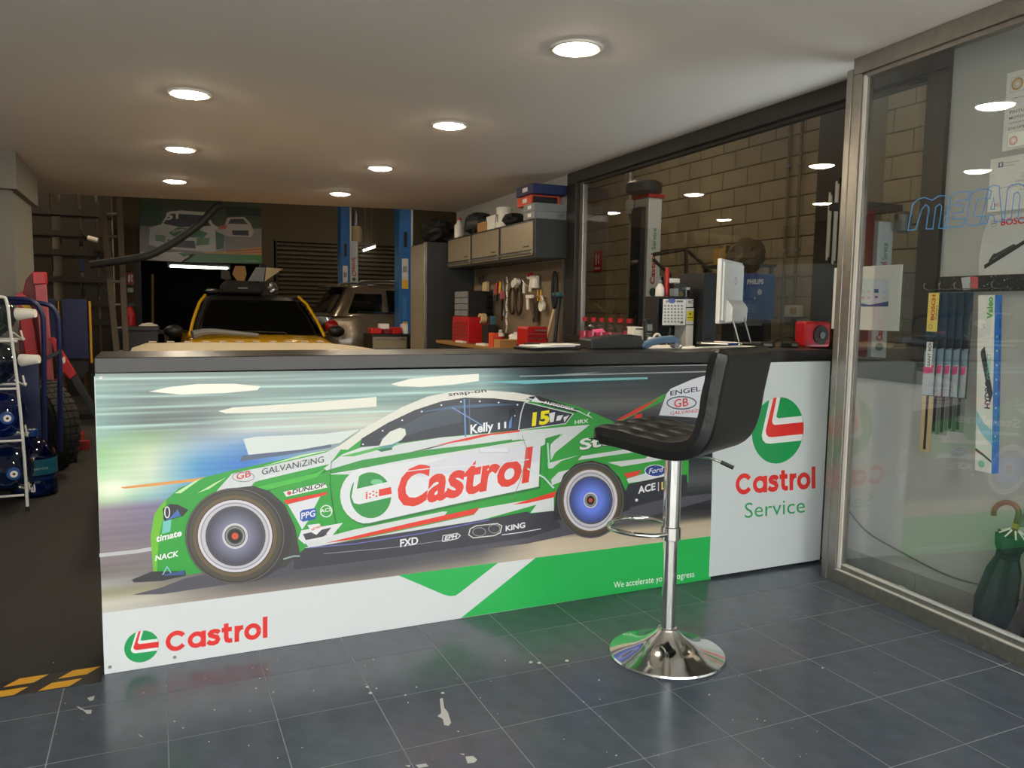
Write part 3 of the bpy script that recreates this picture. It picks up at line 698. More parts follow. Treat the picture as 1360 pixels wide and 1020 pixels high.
# wheels
def ring_wheel(cx, cy, T, R_, I, H_, disc, tw):
    A.ell(cx, cy, T[0], T[1], (62, 60, 58)); A.ring(cx, cy, T[0] - .6, T[1] - .6, 1.0, (104, 102, 100)); A.ring(cx, cy, T[0] * .93, T[1] * .93, T[0] * .1, (80, 74, 64)); A.ring(cx, cy, T[0] * .84, T[1] * .84, T[0] * .07, (108, 92, 68))
    A.ell(cx, cy, R_[0], R_[1], (214, 208, 216)); A.ell(cx, cy, R_[0] - 3.4, R_[1] - 3.4, (150, 148, 158)); A.ell(cx, cy, R_[0] - 5, R_[1] - 5, (196, 194, 204)); A.ell(cx + .6, cy, I[0], I[1], (84, 82, 88))
    for k in range(7): A.ell(cx + .6, cy, I[0] * (.94 - k * .07), I[1] * (.94 - k * .07), tuple(int(disc[q] * (.86 + .09 * k)) for q in range(3)))
    A.ell(cx, cy, H_[0], H_[1], (206, 204, 208)); A.ell(cx, cy, H_[0] * .82, H_[1] * .82, (90, 90, 92)); A.ring(cx, cy, H_[0] * .72, H_[1] * .72, 1.2, (160, 160, 158)); A.ell(cx, cy, H_[0] * .55, H_[1] * .55, (44, 40, 42)); A.ell(cx, cy, H_[0] * .27, H_[1] * .27, (206, 84, 50), 16)
A.poly([(262, 700), (268, 676), (286, 658), (310, 648), (336, 645), (358, 652), (378, 670), (392, 700), (398, 735), (380, 752), (330, 770)], (66, 64, 64))
A.ell(318, 711, 70, 63, (58, 56, 56)); ring_wheel(312, 711.5, (66, 64), (49.5, 48), (40, 40), (17, 17), (92, 92, 108), 1)
A.stroke([(376, 742), (390, 738), (398, 738)], 2, (150, 176, 164))
A.poly([(734, 690), (738, 655), (748, 630), (764, 616), (785, 611), (806, 617), (822, 634), (834, 660), (836, 676), (800, 690)], (46, 46, 50))
ring_wheel(783.5, 664, (44.5, 50.5), (35.5, 40.5), (29, 32), (9.5, 10.5), (78, 96, 168), 1)
A.build('printed_graphic', fp, pm)

# ---- roundel and words on the right-hand panel
A = Art(lambda x, y: onY(x, y, CY - .0012), (0, -1, 0), .00004, .0003)
roundel(A, 1033, 571.5, 34.5, 44, .08)
wordmark(A, (977, 657), (1083, 648.5), 27, (222, 48, 44), .23)
A.text('Service', (989, 688), (1069, 680.5), 21, (40, 156, 92), -.002)
A.build('printed_logo', svp, pm)

# ------------------------------------------------------------------ bar stool
st = thing('bar_stool', (1.68, 2.302, 0), 'black quilted bar stool on a chrome trumpet base in front of the counter', 'stool', math.radians(27))
# local axes: +y = the way a sitter faces, x = across the seat
MB().lathe([(.001, 0), (.206, 0), (.211, .004), (.208, .010), (.17, .020), (.12, .034), (.085, .052), (.058, .072), (.042, .088), (.036, .097)], n=56).build('base', 'chrome', st, True, local=True)
MB().lathe([(.033, .094), (.034, .101), (.027, .104)], n=32).build('base_collar', 'chrome', st, True, local=True)
MB().cyl((0, 0, .10), (0, 0, .44), .0255, n=32).build('column', 'chrome', st, True, local=True)
MB().lathe([(.0255, .425), (.0305, .427), (.0305, .745)], n=32).build('column_sleeve', 'chrome', st, True, local=True)
FRd = [(-.03, .0, .455), (-.075, .02, .455), (-.105, .07, .455), (-.115, .13, .455), (-.1, .19, .455), (-.06, .225, .455), (0, .238, .455), (.06, .225, .455), (.1, .19, .455), (.115, .13, .455), (.105, .07, .455), (.075, .02, .455), (.03, 0, .455)]
MB().tube(spline(FRd, 5), .0085, 10).build('footrest', 'chrome', st, True, local=True)
MB().lathe([(.0315, .43), (.036, .433), (.036, .478), (.0315, .481)], n=28).build('footrest_clamp', 'chrome', st, True, local=True)
MB().cbox((0, 0, .752), (.2, .2, .014)).build('seat_plate', 'black_plastic', st, local=True, bevel=.003)
MB().tube([(.01, -.02, .742), (.06, -.11, .735), (.085, -.17, .712)], .005, 8).build('height_lever', 'chrome', st, True, local=True)
MB().tube([(.075, -.147, .722), (.092, -.187, .704)], .0075, 8).build('lever_grip', 'black_plastic', st, True, local=True)
# one upholstered shell: seat, bend and backrest; quilted on the sitting side
SH = Vector((0, .03, .008))
def shell(seg_u=36, seg_v=54, W_=.205):
    # centre line in the y-z plane (sitting surface side), from the front lip to the top of the back
    path = spline([(0, .205, .815), (0, .17, .838), (0, .08, .834), (0, -.05, .818), (0, -.13, .818), (0, -.178, .84), (0, -.2, .9), (0, -.212, .98), (0, -.228, 1.07), (0, -.243, 1.135)], 10)
    L = [0]
    for a, b in zip(path, path[1:]): L.append(L[-1] + (b - a).length)
    T = L[-1]
    def at(t):
        d = t * T; k = min(max(bisect.bisect_right(L, d) - 1, 0), len(path) - 2); f = (d - L[k]) / (L[k + 1] - L[k])
        return path[k].lerp(path[k + 1], f), (path[k + 1] - path[k]).normalized()
    def prof(t, s):   # returns sitting and outer points
        p, d = at(t); nrm = Vector((0, -d.z, d.y)) * -1
        nrm = Vector((0, d.z, -d.y))            # towards the sitter
        if nrm.z < 0 and t < .4: nrm = -nrm
        e = min(t, 1 - t) * T; th = .07
        edge = min(1, e / .03); rnd = math.sqrt(max(0, 1 - (1 - edge) ** 2))
        side = max(0, (abs(s) - .9) / .1); rs = math.sqrt(max(0, 1 - side ** 2))
        q = (abs(math.sin(PI * (t * T) / .098)) ** .5) * (abs(math.sin(PI * (s + 1) * W_ / .1025)) ** .5)
        qd = .010 * (q - 1)
        wdt = W_ * (1 - .04 * (1 - rnd))
        a = p + nrm * (qd * (1 - side)) - nrm * (th * .5 * (1 - rnd * rs)); a += SH; a.x = s * wdt
        b = p - nrm * th + nrm * (th * .5 * (1 - rnd * rs)); b += SH; b.x = s * wdt
        return a, b
    m = MB(); rows = []
    for i in range(seg_v + 1):
        t = i / seg_v; ra = []; rb = []
        for j in range(seg_u + 1):
            a, b = prof(t, -1 + 2 * j / seg_u); ra.append(a); rb.append(b)
        rows.append(ra + rb[::-1])
    m.loft(rows); return m
shell().build('seat_shell', 'black_leather', st, True, local=True)
MB().tube([(-.2, p.y + .03, p.z + .008) for p in spline([(0, .2, .788), (0, .08, .8), (0, -.1, .79), (0, -.2, .82), (0, -.235, .9), (0, -.262, 1.0), (0, -.276, 1.1)], 6)], .002, 6).build('piping', 'black_plastic', st, True, local=True)

# ------------------------------------------------------------------ hazard tape on the floor edge
tp = MB().box((-1.9, 2.84, .0), (-.192, 2.966, .002)).build('hazard_tape', 'black_plastic', label='worn yellow and black hazard tape on the floor edge', cat='tape')
A = Art(lambda x, y: Vector((x, y, .002)), (0, 0, 1), .00003, .0002)
for k in range(12):
    x = -.2 - k * .155
    A.poly([(x, 2.965), (x - .085, 2.965), (x - .125, 2.915), (x - .04, 2.915)], (226, 164, 26))
    A.poly([(x - .05, 2.89), (x - .14, 2.89), (x - .175, 2.843), (x - .085, 2.843)], (226, 164, 26))
A.build('yellow_stripes', tp, print_mat('tape_print', .6))

# ------------------------------------------------------------------ things on the counter and the back desk
ZT = 1.0735
def flat_on(z, pxs, h, name, m, label, cat, **k):
    return MB().prism([onZ(x, y, z) for x, y in pxs], (0, 0, h)).build(name, m, label=label, cat=cat, **k)
pp_ = thing('document_tray', onZ(718, 463, ZT), 'black document tray with white papers lying on the counter', 'tray')
MB().cbox((1.60, 3.16, ZT + .006), (.26, .16, .012), .2).build('tray', 'black_plastic', pp_, bevel=.003)
MB().cbox((1.60, 3.16, ZT + .0155), (.22, .13, .006), .2).build('paper_stack', 'paper', pp_)
MB().cbox((1.66, 3.15, ZT + .0215), (.15, .1, .005), .12).build('paper_stack', 'off_white', pp_)
# black flat device with sloping end
bx_ = thing('office_machine', (1.98, 3.17, ZT), 'low black office machine with slanted right end on the counter', 'machine')
MB().prism([(1.79, 3.10, ZT), (2.09, 3.10, ZT), (2.055, 3.10, ZT + .062), (2.0, 3.10, ZT + .068), (1.79, 3.10, ZT + .045)], (.02, .15, 0)).build('body', 'black_plastic', bx_, bevel=.006)
MB().prism([(2.05, 3.0985, ZT + .008), (2.085, 3.0985, ZT + .008), (2.055, 3.0985, ZT + .058), (2.02, 3.0985, ZT + .06)], (0, .002, 0)).build('side_panel', 'dark_grey_metal', bx_)
# blue-grey handset on a pad
hs = thing('telephone_handset', (2.27, 3.1, ZT), 'blue-grey telephone handset lying on the counter near the stool', 'telephone')
P0 = onY(853, 462, 3.08); P1 = onY(903, 456, 3.08)
hp_ = [onY(x, y, 3.08) for x, y in ((853, 461), (856, 456), (866, 451), (882, 447), (896, 446), (903, 450), (905, 455), (903, 458), (896, 456), (884, 456), (868, 459), (859, 464))]
MB().prism(hp_, (.01, .05, 0)).build('handset_body', mat('slate_blue', (78, 104, 128), .45), hs, bevel=.008)
MB().cyl(onY(899, 459, 3.075), onY(899, 459, 3.075) + Vector((.01, .05, 0)), .013, n=18).build('speaker_end', 'grey_plastic', hs, True)
flat_on(ZT, [(843, 463.5), (902, 463), (906, 459), (850, 459)], .004, 'note_pad', 'off_white', 'cream note pad under the telephone handset', 'note pad')
flat_on(ZT, [(905, 464), (925, 463), (922, 460), (906, 461)], .003, 'paper_slip', 'paper', 'white paper slip beside the note pad', 'paper')
# back desk along the window
DZ = .985
dk = thing('back_desk', (2.85, 4.6, 0), 'dark desk along the window behind the counter', 'desk')
MB().fbox(Wf, 3.42, 5.74, .03, .5, DZ - .035, DZ).build('desk_top', 'dark_grey_metal', dk, bevel=.003)
for s0 in (3.45, 5.70): MB().fbox(Wf, s0, s0 + .03, .06, .48, 0, DZ - .035).build('leg_panel', 'dark_grey_metal', dk)
def dpos(px, o=.12):  # a point on the desk at distance o from the window wall
    p = onW(px, 440, o); return Vector((p.x, p.y, DZ))
# pink fluid bottles in a row
BN = ['leftmost', 'second', 'third', 'fourth', 'fifth', 'rightmost']
bt0 = None
for i, px in enumerate((777, 788, 799, 811, 824)):
    p = dpos(px, .1)
    t = thing('fluid_bottle', p, 'clear bottle of pink fluid with red cap, %s in the row on the window desk' % BN[i], 'bottle', group='pink fluid bottles by the window')
    MB().lathe([(.001, .0), (.042, .0), (.044, .006), (.044, .13), (.03, .165), (.017, .175), (.017, .182)], n=20).build('bottle_body', 'clear_plastic', t, True, local=True)
    MB().lathe([(.001, .003), (.041, .003), (.041, .105), (.001, .106)], n=20).build('fluid', mat('pink_liquid', (206, 62, 96), .3), t, True, local=True)
    MB().lathe([(.02, .18), (.021, .181), (.021, .207), (.018, .21), (.001, .21)], n=20).build('cap', 'red_paint', t, True, local=True)
p = dpos(836, .16)
t = thing('fluid_bottle', p, 'fuller pink fluid bottle with red cap, rightmost in the row on the window desk', 'bottle', group='pink fluid bottles by the window')
MB().lathe([(.001, .0), (.042, .0), (.044, .006), (.044, .13), (.03, .165), (.017, .175), (.017, .182)], n=20).build('bottle_body', 'clear_plastic', t, True, local=True)
MB().lathe([(.001, .003), (.041, .003), (.041, .125), (.001, .126)], n=20).build('fluid', 'pink_liquid', t, True, local=True)
MB().lathe([(.02, .18), (.021, .181), (.021, .207), (.018, .21), (.001, .21)], n=20).build('cap', 'red_paint', t, True, local=True)
MB().prism([onY(x, y, 3.2) for x, y in ((788, 441.5), (804, 441), (800, 437), (787, 438.5))], (0, .002, .002)).build('sticky_note', mat('pink_note', (240, 90, 130), .6), label='bright pink sticky note on the black office machine', cat='note')
# tape dispenser, card box, camera
p = dpos(823, .3)
t = thing('tape_dispenser', p, 'small beige tape dispenser with black top on the window desk', 'tape dispenser')
MB().box((-.045, -.03, 0), (.045, .03, .05)).build('base', 'tan_plastic', t, local=True, bevel=.006)
MB().lathe([(.018, -.015), (.035, -.015), (.035, .015), (.018, .015)], (0, 0, .065), (0, 1, 0), 20, False).build('tape_roll', 'black_plastic', t, True, local=True)
def pbox(name, x0, y0, x1, y1, Y, d, m, label, cat, bev=.003, **k):
    a = onY(x0, y0, Y); b = onY(x1, y1, Y)
    return MB().box((a.x, Y, b.z), (b.x, Y + d, a.z)).build(name, m, label=label, cat=cat, bevel=bev, **k)
def pthing(name, x0, y1, x1, Y, label, cat, **k):
    a = onY((x0 + x1) / 2, y1, Y); return thing(name, a, label, cat, **k)
def ppart(t, name, x0, y0, x1, y1, Y, d, m, bev=.002):
    a = onY(x0, y0, Y); b = onY(x1, y1, Y); return MB().box((a.x, Y, b.z), (b.x, Y + d, a.z)).build(name, m, t, bevel=bev)
def drop(px0, px1, ytop, Y, d, name, m, label, cat, z=DZ, bev=.003):
    a = onY(px0, ytop, Y); b = onY(px1, ytop, Y)
    return MB().box((a.x, Y, z), (b.x, Y + d, a.z)).build(name, m, label=label, cat=cat, bevel=bev)
cbx = thing('card_box', onY(848, 447, 3.9), 'small cream card box with slot behind the telephone', 'box')
cbx.location.z = DZ; FR[cbx.name] = Matrix.Translation(cbx.location)
a = onY(842, 434, 3.9); b = onY(855, 434, 3.9)
MB().box((a.x, 3.9, DZ), (b.x, 3.97, a.z)).build('box_body', 'off_white', cbx, bevel=.002)
MB().box((a.x + .012, 3.8985, a.z - .016), (b.x - .008, 3.9, a.z - .010)).build('slot', 'black_plastic', cbx)
cm = thing('desk_device', (0, 0, 0), 'small black boxy device on the counter beside the pink bottles', 'device'); cm.location = (onY(843, 456, 3.18).x, 3.18, ZT); FR[cm.name] = Matrix.Translation(cm.location)
MB().box((-.03, -.02, 0), (.03, .03, .06)).build('camera_body', 'black_plastic', cm, local=True, bevel=.008)
MB().cyl((0, -.02, .035), (0, -.035, .035), .018, n=18).build('lens', 'car_glass', cm, True, local=True)
# cordless phone and key ring, white bag
ph = thing('cordless_phone', (onY(863, 440, 3.85).x, 3.85, DZ), 'black cordless phone standing in its cradle', 'telephone')
MB().cbox((0, .02, .02), (.085, .09, .04)).build('cradle', 'black_plastic', ph, local=True, bevel=.008)
MB().cbox((0, .02, .12), (.05, .028, .2), rx=-.12).build('handset', 'black_plastic', ph, local=True, bevel=.01)
MB().cbox((0, .001, .17), (.034, .004, .04), rx=-.12).build('display', 'grey_plastic', ph, local=True)
for i in range(3):
    for j in range(4): MB().cbox((-.012 + i * .012, .006 - j * .002, .135 - j * .014), (.008, .004, .009)).build('key', 'grey_plastic', ph, local=True)
kr = thing('key_ring', (onY(873, 440, 3.75).x, 3.75, DZ), 'white ring-topped tag leaning by the cordless phone', 'tag')
MB().tube([(.022 * math.cos(a), 0, .115 + .022 * math.sin(a)) for a in [2 * PI * k / 20 for k in range(20)]], .007, 8, True).build('ring', 'off_white', kr, True, local=True)
MB().prism([(-.012, -.004, 0), (.012, -.004, 0), (.009, -.004, .095), (-.009, -.004, .095)], (0, .008, 0)).build('tag_body', 'off_white', kr, local=True, bevel=.003)
def crumple(name, c, r, m, label, cat, seed=1, sub=3):
    random.seed(seed); mb = MB(); n, mm = 14, 9; rings = []
    for k in range(mm + 1):
        t = -PI / 2 + PI * k / mm; q = max(math.cos(t), .05); ring = []
        for i in range(n):
            a = 2 * PI * i / n; f = random.uniform(.78, 1.12)
            ring.append(Vector((c[0] + r[0] * q * f * math.cos(a), c[1] + r[1] * q * f * math.sin(a), max(c[2] - r[2], c[2] + r[2] * math.sin(t) * (f if abs(t) < 1.4 else 1)))))
        rings.append(ring)
    return mb.loft(rings).build(name, m, label=label, cat=cat)
p = onY(866, 442, 3.68)
crumple('paper_bag', (p.x, 3.68, DZ + .06), (.05, .04, .06), 'paper', 'crumpled white printed paper bag behind the handset', 'bag', 4)
# shelf unit with calendar and files
def at4(px, py): return onY(px, py, 4.0)
x0 = at4(874, 400).x; x1 = at4(924, 400).x; zs = at4(900, 394).z
sh = thing('desk_shelf', ((x0 + x1) / 2, 4.05, DZ), 'black two-level desk shelf in front of the window', 'shelf')
MB().box((x0, 4.0, zs - .012), (x1, 4.14, zs)).build('shelf_board', 'black_plastic', sh, bevel=.001)
MB().box((x0, 4.13, DZ), (x1, 4.14, zs - .012)).build('back_board', 'black_plastic', sh)
for x in (x0, x1 - .008): MB().box((x, 4.0, DZ), (x + .008, 4.13, zs - .012)).build('side_board', 'black_plastic', sh)
ca = at4(880, 397); cb_ = at4(909, 432)
cal = thing('calendar', ((ca.x + cb_.x) / 2, 3.99, cb_.z), 'white calendar with blue emblem under the desk shelf', 'calendar')
sheet_ = MB().box((ca.x, 3.992, cb_.z), (cb_.x, 3.996, ca.z)).build('sheet', 'paper', cal)
A = Art(lambda x, y: onY(x, y, 3.992), (0, -1, 0), .00005, .0004)
for i in range(6):
    for j in range(6): A.rrect(882 + i * 4.4, 405 + j * 4.2, 884.6 + i * 4.4, 407.4 + j * 4.2, .4, (150, 142, 132))
A.rrect(903, 427.5, 907, 429.5, .4, (60, 60, 60)); A.ell(892, 399.5, 5, 3.4, (100, 110, 170)); A.rrect(884, 399, 887, 402, .4, (160, 150, 150)); A.rrect(898, 399, 907, 401.5, .4, (120, 114, 110)); A.build('calendar_print', cal)
for k, (yy0, yy1, lb) in enumerate(((397, 408, 'upper white box file under the desk shelf'), (409, 431, 'white box file with yellow sticker under the desk shelf'))):
    a = at4(911.5, yy0); b = at4(921, yy1)
    f_ = thing('box_file', ((a.x + b.x) / 2, 4.0, b.z), lb, 'box file')
    MB().box((a.x, 4.0, b.z), (b.x, 4.12, a.z)).build('file_body', 'off_white', f_, bevel=.002)
    A = Art(lambda x, y: onY(x, y, 4.0), (0, -1, 0), .00005, .0006)
    if k: A.rrect(912.5, 413, 921, 426, .5, (226, 210, 40)); A.ell(916.5, 417, 1.3, 1.3, (70, 60, 40), 10); A.rrect(913.5, 421, 920, 422, .2, (90, 80, 40))
    else: A.rrect(914, 399.5, 918, 403, .5, (150, 150, 150)); A.rrect(918.5, 399, 921.5, 400, .2, (90, 90, 90)); A.rrect(918.5, 402, 921.5, 403, .2, (90, 90, 90))
    A.build('file_label', f_)
a = at4(911.5, 432); b = at4(921, 432); MB().box((a.x, 4.0, DZ), (b.x, 4.12, a.z)).build('box_file', 'off_white', label='lowest white box file under the desk shelf', cat='box file', bevel=.002)
# on the shelf
def onshelf(px): return Vector((at4(px, 390).x, 4.06, zs))
t = thing('storage_tub', onshelf(905), 'clear plastic tub of small parts on the desk shelf', 'tub')
MB().loft([[Vector((-.044, -.04, .0)), Vector((.044, -.04, 0)), Vector((.044, .04, 0)), Vector((-.044, .04, 0))], [Vector((-.052, -.046, .085)), Vector((.052, -.046, .085)), Vector((.052, .046, .085)), Vector((-.052, .046, .085))]]).build('tub_body', 'smoke_plastic', t, local=True)
MB().box((-.03, -.03, .004), (.0, .02, .05)).build('white_box', 'paper', t, local=True); MB().box((.01, -.03, .004), (.035, .02, .03)).build('yellow_box', 'yellow_card', t, local=True)
MB().cbox((0, .02, .098), (.07, .02, .03)).build('card_bundle', 'paper', t, local=True)
t = thing('spray_bottle', onshelf(884), 'translucent white squeeze bottle on the desk shelf', 'bottle')
MB().lathe([(.001, 0), (.026, 0), (.028, .006), (.026, .05), (.012, .075), (.010, .08)], n=20).build('bottle_body', 'off_white', t, True, local=True)
MB().lathe([(.012, .078), (.012, .095), (.004, .1), (.003, .125)], n=14).build('nozzle', 'grey_plastic', t, True, local=True)
t = thing('sealant_tube', onshelf(893), 'tall red sealant tube standing on the desk shelf', 'tube')
MB().lathe([(.001, 0), (.012, 0), (.013, .005), (.013, .16), (.010, .175), (.001, .178)], n=18).build('tube_body', 'red_paint', t, True, local=True)
MB().lathe([(.0135, .004), (.0145, .004), (.0145, .02), (.0135, .02)], n=18, caps=False).build('tube_foot', 'dark_red', t, True, local=True)
t = thing('glass_jar', onshelf(919), 'small jar with white lid at right end of the desk shelf', 'jar')
MB().lathe([(.001, 0), (.022, 0), (.022, .045)], n=18).build('jar_body', 'smoke_plastic', t, True, local=True); MB().lathe([(.024, .045), (.024, .06), (.001, .06)], n=18).build('lid', 'off_white', t, True, local=True)
t = thing('computer_tower', (0, 0, 0), 'black computer tower standing beside the desk shelf', 'computer'); a = onY(926, 362, 3.95); b = onY(947, 362, 3.95)
t.location = ((a.x + b.x) / 2, 3.95, DZ); FR[t.name] = Matrix.Translation(t.location)
MB().box((x1 + .004, 3.93, DZ), (b.x + .03, 4.2, a.z)).build('case', 'black_plastic', t, bevel=.004)
MB().box((x1 + .01, 3.927, DZ + .02), (b.x + .02, 3.93, DZ + .1)).build('front_grille', 'dark_grey_metal', t)
# pen cup
t = thing('pen_cup', (onY(889, 440, 3.6).x, 3.6, DZ), 'black pen cup with pens and markers on the desk', 'pen cup')
MB().lathe([(.03, 0), (.036, .075), (.033, .075), (.028, .004)], n=20, caps=False).build('cup', 'black_plastic', t, True, local=True)
MB().lathe([(.001, .003), (.029, .003)], n=20, caps=False).build('cup_bottom', 'black_plastic', t, local=True)
for i, (dx, dy, c, L) in enumerate(((-.018, .006, 'dark_red', .13), (-.01, -.01, 'black_plastic', .15), (.006, .004, 'black_plastic', .175), (.016, -.008, 'grey_plastic', .12), (.02, .008, 'off_white', .125), (.0, .016, 'tan_plastic', .12))):
    MB().cyl((dx * .5, dy * .5, .006), (dx * 1.6, dy * 1.6, L), .0055, n=10).build('pen', c, t, True, local=True)
# white all-in-one computer seen from behind, on an easel foot
mo = thing('desktop_monitor', (2.74, 3.40, ZT), 'white all-in-one desktop monitor turned away on the counter', 'monitor', math.radians(36))
MB().box((-.02, -.012, .115), (.44, .012, .46)).build('screen_housing', 'white_paint', mo, local=True, bevel=.006)
MB().prism([(-.0, -.012, .13), (.42, -.012, .13), (.42, -.04, .16), (.42, -.04, .24), (.42, -.022, .27), (.42, -.018, .45), (0, -.018, .45)][:2] + [(.42, -.012, .445), (0, -.012, .445)], (0, -.012, 0)).build('back_cover', 'white_paint', mo, local=True, bevel=.004)
MB().prism([(.06, -.02, .118), (.06, -.055, .125), (.06, -.06, .2), (.06, -.045, .225), (.06, -.02, .25)], (.34, 0, 0)).build('port_bulge', 'white_paint', mo, local=True, bevel=.004)
MB().box((-.005, .0122, .13), (.425, .014, .445)).build('screen', mat('screen_glow', (150, 170, 190), .2, emit=.5), mo, local=True)
MB().tube([(.24 + .022 * math.cos(a), -.0245, .35 + .022 * math.sin(a)) for a in [2 * PI * k / 24 for k in range(24)]], .0015, 6, True).build('round_logo', 'steel', mo, True, local=True)
for x in (.08, .34): MB().tube([(x, -.04, .19), (x, -.1, .004), (x, .12, .004)], .007, 8).build('stand_leg', 'alu', mo, True, local=True)
MB().cbox((.21, .12, .006), (.3, .02, .01)).build('stand_foot', 'alu', mo, local=True)
kb = thing('keyboard', (2.42, 3.45, ZT), 'grey keyboard lying among papers behind the counter', 'keyboard')
kb.location = (2.83, 3.62, DZ); FR[kb.name] = Matrix.Translation(kb.location)
MB().cbox((0, 0, .03), (.42, .15, .02), .4).build('case', 'grey_plastic', kb, local=True, bevel=.004)
MB().cbox((0, 0, .008), (.40, .14, .016), .4).build('foot', 'black_plastic', kb, local=True)
# cables and chargers at the right end
for i, (px, py, L, lab) in enumerate(((1022, 459, .10, 'flat black charger lying left of the red reel on the counter'), (1058, 459, .06, 'small black adapter next to the red reel on the counter'))):
    p = onZ(px, py + 3, ZT); t = thing('charger', (p.x, p.y + .05, ZT), lab, 'charger')
    MB().cbox((0, 0, .014), (L, .07, .028), .1).build('charger_body', 'black_plastic', t, local=True, bevel=.005); MB().cbox((0, -.037, .014), (L * .6, .003, .012), .1).build('socket_strip', 'grey_plastic', t, local=True)
MB().tube(spline([onY(1005, 463, 3.2), onY(1030, 452, 3.2), onY(1045, 447, 3.2), onY(1056, 452, 3.2), onY(1058, 460, 3.2)], 6), .004, 6).build('cable', 'black_rubber', label='black cable looping between the chargers on the counter', cat='cable', smooth=True)
MB().tube(spline([onY(1064, 458, 3.22), onY(1068, 448, 3.22), onY(1076, 440, 3.22)], 6), .003, 6).build('cable', 'black_rubber', label='short black cable rising to the red reel', cat='cable', smooth=True)
MB().tube(spline([onZ(925, 462, ZT + .006), onZ(950, 461, ZT + .006), onZ(985, 460, ZT + .006), onZ(1003, 461, ZT + .006)], 6), .005, 6).build('cable', 'off_white', label='pale cable lying under the white monitor', cat='cable', smooth=True)
# red reel
a = onY(1074, 428, 3.13); b = onY(1108, 463, 3.13)
rl = thing('cable_reel', ((a.x + b.x) / 2 - .02, 3.15, ZT), 'red square cable reel with black round centre at the counter end', 'reel')
wd = (b.x - a.x) / 2; cz = .068
MB().box((-wd, -.02, 0), (wd * .9, .06, .136)).build('reel_case', 'red_paint', rl, local=True, bevel=.014)
MB().cyl((.012, -.02, cz - .004), (.012, -.028, cz - .004), .05, n=32).build('reel_disc', 'black_plastic', rl, True, local=True)
MB().cyl((.012, -.028, cz - .004), (.012, -.036, cz - .004), .018, n=24).build('reel_hub', 'steel', rl, True, local=True)
# white notice board leaning on the window at the counter end
a = onW(1108, 356, .04); b = onW(1193, 440, .04)
nb = thing('notice_board', ((a.x + b.x) / 2, (a.y + b.y) / 2, b.z), 'white board with a printed card fixed to the window behind the glass', 'notice board')
nb.location.z = 1.045 + .1
FR[nb.name] = Matrix.Translation(nb.location)
MB().fbox(Wf, b.y, a.y, .034, .04, b.z, a.z).build('board', 'white_paint', nb, bevel=.002)
A = Art(lambda x, y: onW(x, y, .041), (-1, .03, 0), .00005, .0005)
A.rrect(1140, 370, 1180, 407, .5, (196, 206, 214)); A.poly([(1140, 402), (1155, 405), (1180, 400), (1180, 407), (1140, 407)], (40, 84, 140)); A.rrect(1161, 384, 1167, 389, .5, (40, 84, 150))
for x, y, c in ((1145, 386, (180, 190, 200)), (1152, 386, (200, 170, 160)), (1172, 386, (170, 190, 210)), (1144, 394, (200, 150, 140)), (1152, 394, (170, 180, 190)), (1162, 393, (60, 100, 160)), (1172, 394, (190, 200, 160))): A.rrect(x, y, x + 4, y + 3, .3, c)
A.build('printed_card', nb)

# ------------------------------------------------------------------ tool corner on the right wall
def cabinet(s0, s1, label):
    t = thing('wall_cabinet', Wf((s0 + s1) / 2, .165, 1.68), label, 'cabinet', group='wall cabinets over the workbench')
    MB().fbox(Wf, s0 + .002, s1 - .002, .002, .318, 1.68, 2.0).build('body', 'dark_grey_metal', t, bevel=.004)
    d = MB().fbox(Wf, s0 + .04, s1 - .03, .319, .332, 1.70, 1.98).build('door', 'cab_beige', t, bevel=.003)
    MB().fbox(Wf, s0 + .04, s1 - .03, .332, .345, 1.715, 1.735).build('handle', 'alu', d, bevel=.003)
    MB().fbox(Wf, s0 + .045, s1 - .035, .3322, .334, 1.738, 1.748).build('handle_recess', 'black_plastic', d)
    for k in range(5): MB().fbox(Wf, s0 + .1 + k * .026, s0 + .12 + k * .026, .3322, .3335, 1.772, 1.782).build('badge_letter', 'black_plastic', d)
cabinet(5.945, 6.72, 'nearest beige-fronted wall cabinet over the workbench')
cabinet(6.72, 7.50, 'middle beige-fronted wall cabinet over the workbench')
cabinet(7.50, 8.27, 'farthest beige-fronted wall cabinet over the workbench')
lk = thing('tall_locker', Wf(8.6, .28, 0), 'tall dark locker with beige door at the end of the bench', 'locker')
MB().fbox(Wf, 8.29, 8.92, .005, .555, 0, 1.965).build('body', 'dark_grey_metal', lk, bevel=.004)
ld = MB().fbox(Wf, 8.31, 8.91, .556, .572, .06, 1.95).build('door', 'cab_beige', lk, bevel=.003)
MB().fbox(Wf, 8.29, 8.325, .556, .59, .05, 1.96).build('edge_strip', 'alu', ld, bevel=.003)
bn = thing('workbench', Wf(6.95, .25, 0), 'long workbench with light wooden top under the cabinets', 'workbench')
MB().fbox(Wf, 5.78, 8.27, .014, .46, .868, .90).build('bench_top', 'wood', bn, bevel=.003)
for s0 in (5.82, 6.9, 8.2): MB().fbox(Wf, s0, s0 + .05, .4, .45, 0, .868).build('leg', 'dark_grey_metal', bn)
MB().fbox(Wf, 5.82, 8.25, .42, .44, .76, .868).build('apron', 'dark_grey_metal', bn)
pg = thing('pegboard', Wf(7.1, 0, .92), 'brown pegboard on the wall behind the workbench', 'pegboard')
MB().fbox(Wf, 6.03, 8.27, .001, .012, .92, 1.672).build('board', 'pegboard', pg)
MB().fbox(Wf, 5.985, 6.028, .001, .03, .9, CEIL - .4).build('trim_1', 'alu', label='aluminium edge strip beside the pegboard', kind='structure')
BZ = .901
def wall_thing(name, px, label, cat, z, o=.05, group=None): 
    p = onW(px, 400, o); return thing(name, (p.x, p.y, z), label, cat, group=group), p.y
def wz(px, py, o=.05): return onW(px, py, o).z
